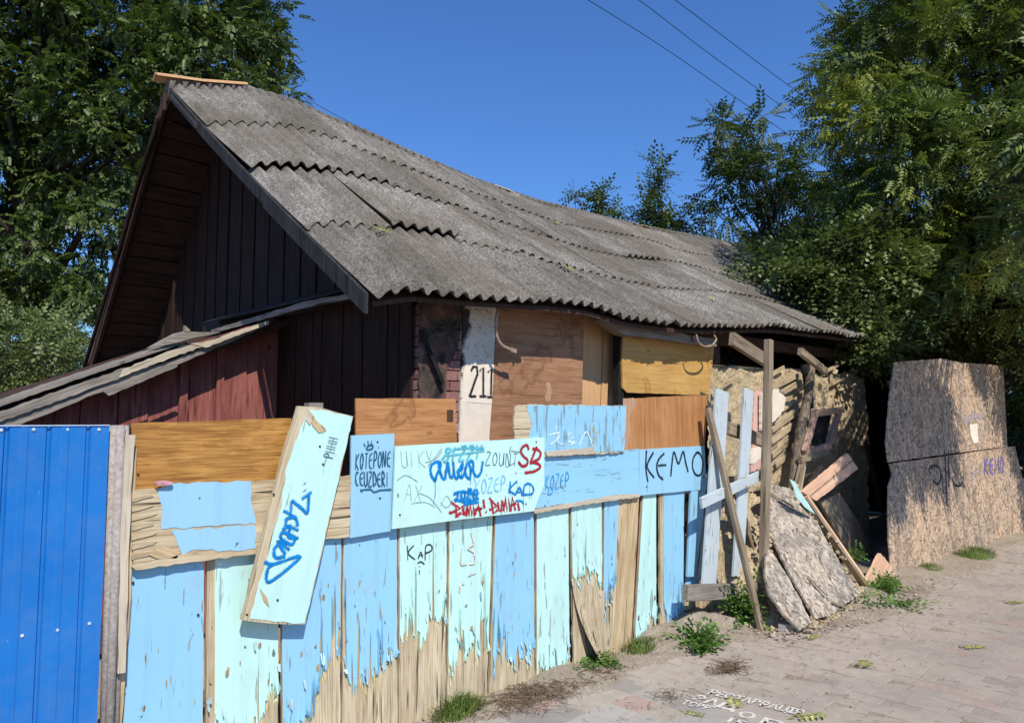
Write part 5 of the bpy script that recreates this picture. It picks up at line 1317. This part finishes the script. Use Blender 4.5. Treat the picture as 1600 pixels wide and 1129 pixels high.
# small growth behind the roof ridge
b_ = atT(925, 655, 19); b_.z = 0
tree('young_tree', 'tip of a small bushy tree just above the sagging ridge', 'tree', b_, [(884, 315), (896, 300), (920, 293), (945, 298), (962, 322), (970, 338), (985, 420), (860, 420)], 18.5, 19.5, 40, 26, .2, 'broad', M_LF_ASH, 7, 1.5, .08, 14)
b_ = atT(1035, 655, 18); b_.z = 0
tree('young_tree', 'slender sapling with upright shoots behind the ridge, between the bushy tip and the bigger tree', 'tree', b_, [(990, 330), (1012, 300), (1022, 252), (1034, 250), (1040, 290), (1050, 262), (1056, 300), (1070, 320), (1090, 280), (1100, 340), (1110, 420), (980, 420)], 17.5, 18.5, 44, 16, .16, 'broad', M_LF_DARK, 8, 1.5, .06, 26)
b_ = atT(1180, 655, 17); b_.z = 0
tree('young_tree', 'open airy ash tree behind the far end of the roof, its twigs against the sky', 'tree', b_, [(1100, 330), (1112, 250), (1112, 200), (1150, 176), (1190, 180), (1215, 215), (1255, 240), (1270, 290), (1330, 330), (1340, 440), (1240, 470), (1120, 440)], 15.8, 18, 95, 13, .34, 'pinnate', M_LF_DARK, 9, 1.5, .12, 70)
# big tree on the right, its branches hang over the far end of the roof
RT = [(1285, 170), (1302, 125), (1325, 60), (1350, 10), (1352, -120), (1900, -140), (1900, 560), (1600, 560), (1560, 470), (1420, 430), (1360, 380), (1330, 320), (1300, 280), (1330, 250), (1300, 225), (1280, 200)]
b_ = Vector((14.6, 5.0, 0))
rt = tree('ash_tree', 'large ash tree at the right with drooping sunlit sprays against the sky', 'tree', b_, RT, 9.2, 13.5, 430, 62, .44, 'pinnate', M_LF_NEAR, 12, 1.0, .32, 90, droop=.3)
RB = [(1170, 418), (1190, 392), (1240, 400), (1290, 350), (1340, 345), (1400, 380), (1410, 470), (1398, 548), (1380, 562), (1350, 550), (1336, 545), (1306, 520), (1296, 494), (1262, 462), (1222, 438)]
b_ = Vector((12.2, 6.2, 0))
tree('overhanging_bush', 'dense broad-leaved bush spilling over the far end of the roof', 'bush', b_, RB, 9.4, 12.2, 190, 44, .34, 'broad', M_LF_BUSH, 13, 1.25, r0=.14, nb=70, droop=.1)
RB2 = [(1370, 400), (1440, 370), (1560, 380), (1800, 380), (1800, 590), (1640, 580), (1560, 552), (1480, 540), (1420, 546), (1385, 556)]
b_ = Vector((14.5, 3.9, 0))
tree('overhanging_bush', 'dense broad-leaved bush standing up behind the strand board fence', 'bush', b_, RB2, 10.6, 13.0, 210, 60, .36, 'broad', M_LF_BUSH, 23, 1.25, r0=.1, nb=40, droop=.1)
# foliage closing the view behind the strand board fence
b_ = Vector((15.5, 4.2, 0))
tree('hedge_shrub', 'dark leafy shrub behind the strand board fence at the right edge', 'bush', b_, [(1540, 540), (1900, 540), (1900, 830), (1640, 812), (1600, 780), (1560, 700)], 12.5, 14.5, 110, 55, .45, 'broad', M_LF_DARK, 14, 1.2, .1, 24)
# street-side boughs of the right tree that shade the strand boards
rng = np.random.default_rng(21)
Cb = []
for _ in range(110):
    u = 8.0 + 2.3 * rng.random() ** 1.5; k_ = rng.uniform(1.3, 2.0); z_ = rng.uniform(1.45, 2.5); Cb.append((u - .43 * k_, 2.65 - k_, z_ + 1.235 * k_))
Cb = np.array(Cb)
idx = np.repeat(np.arange(len(Cb)), 15); off = rng.normal(0, 1, (len(idx), 3)) * .13
me = foliage_mesh('street_bough', Cb[idx] + off, off / .2, rng.uniform(.8, 1.2, len(idx)), 'pinnate', rng, .6)
link('street_bough', me, rt, M_LF_NEAR)
V = []; F = []
for c in Cb[::3]:
    v, f = tube_data([Vector((14.2, 4.4, 5.2)), Vector((12.2, 2.6, 5.4)), Vector(c)], [.05, .03, .008], 5); b = len(V); V += v; F += [[i + b for i in q] for q in f]
link('branches', pydata('branches', V, F), rt, M_BARK)
# distant trees closing the horizon
rng = np.random.default_rng(33)
P = []; 
for _ in range(5200):
    a_ = rng.uniform(-.9, 2.2); r_ = rng.uniform(38, 46); P.append((r_ * math.cos(a_), r_ * math.sin(a_), abs(rng.normal(0, 1.4))))
P = np.array(P); P = P[P[:, 1] > 6]
o = link('far_treeline', foliage_mesh('far_treeline', P, rng.normal(0, 1, P.shape), np.full(len(P), 5.0), 'coarse', rng), None, M_LF_DARK); tag(o, 'distant mass of dark trees on the horizon', None, None, 'stuff')

# ------------------------------------------------------------------ grass, weeds, litter
def grass(name, spots, label, seed):
    r = random.Random(seed); V = []; F = []
    for (c, rad, n, h) in spots:
        for _ in range(n):
            a_ = r.uniform(0, 6.28); q = rad * math.sqrt(r.random()); p = Vector((c.x + q * math.cos(a_), c.y + q * .55 * math.sin(a_), r.uniform(0, .02)))
            hh = h * r.uniform(.4, 1.1) * (1 - .5 * q / rad); w = r.uniform(.002, .0038); ln = Vector((r.gauss(0, .5), r.gauss(-.15, .5), 0)) * hh
            sd = Vector((math.cos(a_ + 1.3), math.sin(a_ + 1.3), 0)) * w; b = len(V)
            m1 = p + Vector((0, 0, hh * .6)) + ln * .3; tp = p + Vector((0, 0, hh * .9)) + ln
            V += [p - sd, p + sd, m1 + sd * .8, m1 - sd * .8, tp]; F += [[b, b + 1, b + 2, b + 3], [b + 3, b + 2, b + 4]]
    return tag(link(name, pydata(name, V, F), None, M_GRASS), label, None, None, 'stuff')
def gz(x, y): return onZ(x, y, .02)
grass('grass', [(gz(712, 1112), .16, 420, .16), (gz(735, 1105), .10, 160, .12)], 'grass tuft at the foot of the mint boards near the bottom edge', 1)
grass('grass', [(gz(1000, 1010), .20, 420, .13), (gz(1045, 998), .22, 460, .14), (gz(950, 1028), .14, 140, .06)], 'grass growing along the foot of the fence under the narrow boards', 2)
grass('grass', [(gz(1520, 866), .42, 1100, .14), (gz(1500, 866), .25, 400, .10)], 'bright grass tuft at the foot of the strand board fence', 3)
grass('grass', [(gz(1450, 888), .25, 420, .09), (gz(1385, 912), .22, 360, .14)], 'low grass by the corner of the strand board fence', 4)
def weed(name, label, c, n, h, spread, seed, lf=.05, kind='broad', m=M_WEED):
    t_ = thing(name, c, label, 'weed'); r = random.Random(seed); V = []; F = []; pts = []; dirs = []
    for _ in range(n):
        a_ = r.uniform(0, 6.28); tip = c + Vector((math.cos(a_) * spread * r.uniform(.2, 1), math.sin(a_) * spread * r.uniform(.2, .8), h * r.uniform(.5, 1)))
        ps = [c + Vector((r.uniform(-.02, .02), r.uniform(-.02, .02), 0)), c.lerp(tip, .5) + Vector((0, 0, .03)), tip]; v, f = tube_data(ps, [.004, .003, .0015], 4); b = len(V); V += v; F += [[i + b for i in q] for q in f]
        for k in range(7):
            q = ps[0].lerp(ps[2], .3 + .7 * k / 6); pts.append(tuple(q)); dirs.append((r.gauss(0, 1), r.gauss(-.3, 1), r.uniform(0, .5)))
    link('stem', pydata('stem', V, F), t_, M_WEED)
    rng = np.random.default_rng(seed); link('leaves', foliage_mesh('leaves', np.array(pts), np.array(dirs), rng.uniform(.5, .9, len(pts)) * lf / .05, kind, rng, .05), t_, m)
weed('leafy_weed', 'broad-leaved green weed growing at the foot of the leaning plank', onZ(1164, 976), 20, .30, .17, 1, .05)
weed('leafy_weed', 'small green weed twined round the foot of the upright post', onZ(1202, 962), 8, .30, .08, 2, .04)
weed('leafy_weed', 'low spreading weed at the pavement edge beside the grass under the fence', onZ(1095, 1012), 15, .10, .14, 3, .045)
weed('leafy_weed', 'low creeping weed between grass tuft and leafy weed by the pickets', onZ(1120, 985), 8, .07, .22, 4, .04)
weed('leafy_weed', 'sprawling green weed beside the splintered foot of the door frame', onZ(1385, 925), 11, .10, .13, 5, .045)
weed('leafy_weed', 'flat pale green weed at the pavement edge before the slumped strand board', onZ(1378, 948), 10, .03, .34, 6, .05)
weed('leafy_weed', 'thin green weed growing up through the wrecked door frame', onV(1338, 880, 3.1), 6, .2, .1, 7, .025)
weed('leafy_weed', 'low clover-like weed by the curled plywood at the fence foot', onZ(935, 1038), 16, .05, .22, 8, .03)
# fallen ash leaves
def fallen(name, c, ang, label, s=1.0, nrm=Vector((0, 0, 1)), group=None):
    tv, tf = leaf_template('pinnate'); r = random.Random(int(ang * 100)); 
    d = Vector((math.cos(ang), math.sin(ang), 0)); d = (d - nrm * d.dot(nrm)).normalized(); y_ = nrm.cross(d)
    vs = [c + (d * v[0] + y_ * v[1] * 1.0 + nrm * (v[2] * .5 + .02 + r.uniform(0, .006))) * s * 1.0 for v in tv]
    vs = [v for v in vs]
    o = link(name, pydata(name, [v - c for v in vs], [list(q) for q in tf]), None, M_LF_FALL, Matrix.Translation(c)); return tag(o, label, 'leaf', group)
FL = [(1150, 1112, .6, 'yellow-green fallen ash leaf lying on the white stencil letters'), (1300, 1118, 2.5, 'yellow-green fallen ash leaf at the bottom edge right of the stencil'),
      (1345, 1046, .2, 'small fallen ash leaf on the pavement halfway between stencil and strand board fence'), (1497, 1013, -.5, 'fallen ash leaf lying on the paving out from the strand board fence'),
      (1256, 1001, .0, 'fallen ash leaf just in front of the leaning plank'), (1572, 944, -.3, 'fallen ash leaf nearest to the right edge of the photo'), (1110, 1120, 1.8, 'dry fallen leaf left of the yellow leaf on the stencil')]
for x, y, a_, lab in FL: fallen('fallen_leaf', onZ(x, y, .004), a_, lab, .75 if x != 1110 else .5)
def roofn(u, s): 
    a = RS(u, s + .03) - RS(u, s - .03); n = a.cross(Vector((1, 0, 0))).normalized(); return n if n.z > 0 else -n
def roof_at(x, y):
    best = None
    for i in range(110):
        for j in range(50):
            u, s = 2.4 + i * .09, .02 + j * .0195; q = proj(RS(u, s)); d = (q[0] - x) ** 2 + (q[1] - y) ** 2
            if best is None or d < best[0]: best = (d, u, s)
    return best[1], best[2]
RL = [(865, 420, 'yellow-green ash leaf on the roof above the yellow plywood panel'), (755, 330, 'green sprig stuck on the upper roof beside the ridge'), (1022, 408, 'pale fallen leaf on the roof left of the shaded end'), (1125, 405, 'fallen leaf on the roof close to the ridge at the far end'),
      (1200, 443, 'fallen yellow leaf on the roof below the overhanging bush'), (615, 372, 'small curled leaf on the lower left roof sheets'), (872, 355, 'pale leaf on the upper middle of the roof'), (1110, 470, 'small leaf on the lower far part of the roof')]
for k, (x, y, lab) in enumerate(RL):
    u, s = roof_at(x, y); n = roofn(u, s); fallen('fallen_leaf', RS(u, s) + n * .05, -.9 + k * .7, lab, .8 if k in (0, 3, 4) else .5, n)
def litter():
    V = []; F = []; r = random.Random(9)
    def tw(p, L_, rad=.0026):
        a_ = r.uniform(0, 6.28); d = Vector((math.cos(a_), math.sin(a_), 0)); m_ = p + d * L_ * .5 + Vector((r.uniform(-.02, .02), r.uniform(-.02, .02), r.uniform(0, .02)))
        v, f = tube_data([p, m_, p + d * L_ + Vector((0, 0, r.uniform(0, .01)))], [rad, rad * .8, rad * .5], 3); b = len(V); V.extend(v); F.extend([[i + b for i in q] for q in f])
    for (x, y, n, s, Lm) in ((820, 1090, 330, .17, .16), (870, 1066, 260, .16, .14), (930, 1050, 60, .15, .1), (1140, 1044, 150, .07, .16), (1045, 1090, 26, .06, .12), (780, 1090, 70, .16, .1), (1200, 985, 60, .25, .08), (1300, 975, 80, .3, .06), (1400, 935, 70, .35, .05)):
        c = onZ(x, y, .008)
        for _ in range(n): tw(c + Vector((r.gauss(0, s), r.gauss(0, s * .5), r.uniform(0, .02))), r.uniform(.02, Lm))
    for _ in range(420):
        p = Vector((r.uniform(2.5, 12), 2.6 + r.gauss(0, .35) - .1, .008))
        tw(p, r.uniform(.01, .05), .0015)
    for _ in range(520): tw(Vector((r.uniform(3, 11), 2.9 - abs(r.gauss(0, 1.)), .006)), r.uniform(.01, .05), .0013)
    return pydata('twig_litter', V, F)
tag(link('twig_litter', litter(), None, M_TWIG), 'dry brown twigs and needles scattered on the pavement and along the fence foot', None, None, 'stuff')
def stones():
    V = []; F = []; r = random.Random(19)
    bm = bmesh.new(); bmesh.ops.create_icosphere(bm, subdivisions=1, radius=1); tv = [v.co.copy() for v in bm.verts]; tf = [[v.index for v in f.verts] for f in bm.faces]; bm.free()
    def add(p, s):
        b = len(V); k = Vector((r.uniform(.6, 1.3), r.uniform(.6, 1.3), r.uniform(.35, .8))); a_ = Matrix.Rotation(r.uniform(0, 6), 3, 'Z')
        V.extend([p + a_ @ Vector((v.x * k.x, v.y * k.y, v.z * k.z)) * s * r.uniform(.85, 1.15) for v in tv]); F.extend([[i + b for i in q] for q in tf])
    for (x, y, n, s, sz) in ((1400, 930, 90, .25, .014), (1240, 985, 60, .16, .018), (1320, 965, 60, .25, .012), (1100, 925, 26, .09, .022), (930, 1040, 40, .2, .009), (660, 1118, 40, .12, .010), (1120, 975, 30, .18, .013), (840, 1065, 26, .15, .009), (1450, 905, 50, .3, .012)):
        c = onZ(x, y, .01)
        for _ in range(n): add(c + Vector((r.gauss(0, s), r.gauss(0, s * .5), r.uniform(0, .02))), sz * r.uniform(.3, 1.4))
    for _ in range(900): add(Vector((r.uniform(2.5, 13), 2.8 - abs(r.gauss(0, .55)), .004)), r.uniform(.002, .008))
    return pydata('rubble', V, F)
tag(link('rubble', stones(), None, M_STONE), 'small pale rubble and pebbles along the foot of the fences', None, None, 'stuff')
# soil mound and larger debris by the pickets
cb = thing('concrete_chunk', onZ(1240, 965), 'flat broken concrete chunk beside the foot of the upright post', 'rubble')
slab('chunk', [onZ(x, y, .07) for x, y in ((1214, 962), (1236, 960), (1243, 968), (1240, 976), (1216, 974))], Vector((0, 0, 1)), .07, M_CONC, cb, amp=.006, step=.04)
cb = thing('plastic_scrap', onZ(1220, 955), 'crumpled dark blue scrap beside the concrete chunk', 'litter')
slab('scrap', [onV(x, y, 2.95) for x, y in ((1213, 942), (1224, 941), (1233, 952), (1215, 956))], NV, .03, M_SCRAP, cb, amp=.006, step=.02)
for k, (x, y, s_) in enumerate(((1092, 958, .10), (1080, 912, .05), (1097, 908, .045), (1140, 905, .05))):
    pass
mound = bpy.data.meshes.new('earth_mound'); bm = bmesh.new(); bmesh.ops.create_icosphere(bm, subdivisions=4, radius=1)
for v_ in bm.verts:
    c = v_.co; q = 1 + .12 * math.sin(c.x * 9 + c.y * 5) + .08 * math.sin(c.y * 17 + c.z * 8); v_.co = Vector((c.x * .6 * q, c.y * .3 * q, c.z * .13 * q))
bm.to_mesh(mound); bm.free(); tag(link('earth_mound', mound, None, M_GROUND, Matrix.Translation((5.05, 3.25, 0)), True), 'low heap of earth under the picket section', None, None, 'structure')
cr_ = thing('crumpled_wrapper', onV(248, 756, 3.27), 'small pink wrapper stuck between the varnished board and the weathered board', 'litter')
slab('wrapper', [onV(x, y, 3.28) for x, y in ((242, 754), (252, 751), (262, 751), (271, 753), (268, 757), (246, 758))], NV, .02, flat('pink paper', (.6, .3, .36), .6, .3, 40), cr_, amp=.004, step=.015)

# ------------------------------------------------------------------ overhead wires
def wire(pts, label, t_a, t_b, r_=.011):
    n = len(pts); q = [atT(x, y, t_a + (t_b - t_a) * i / (n - 1)) for i, (x, y) in enumerate(pts)]
    o = tube('power_line', spline(q, 8), r_, M_SOOT_SHADE, None, 5); tag(o, label, 'power line', 'overhead wires crossing the sky')
wire([(760, -90), (915, -2), (1045, 80), (1160, 160), (1260, 228), (1420, 320)], 'lowest of the three wires running into the right-hand trees', 14, 26, .009)
wire([(860, -90), (995, -2), (1100, 78), (1210, 158), (1300, 222), (1420, 300)], 'middle of the three wires running into the right-hand trees', 14, 26, .009)
wire([(930, -90), (1052, -2), (1150, 72), (1230, 132), (1300, 180), (1420, 260)], 'highest of the three wires running into the right-hand trees', 14, 26, .009)
wire([(380, 100), (465, 147), (540, 188), (640, 240), (760, 300)], 'thin wire passing behind the ridge beside the big left tree', 24, 30, .01)
wire([(1270, -60), (1316, 5), (1345, 40), (1420, 110)], 'short wire end entering the top of the right ash tree', 11, 13, .01)
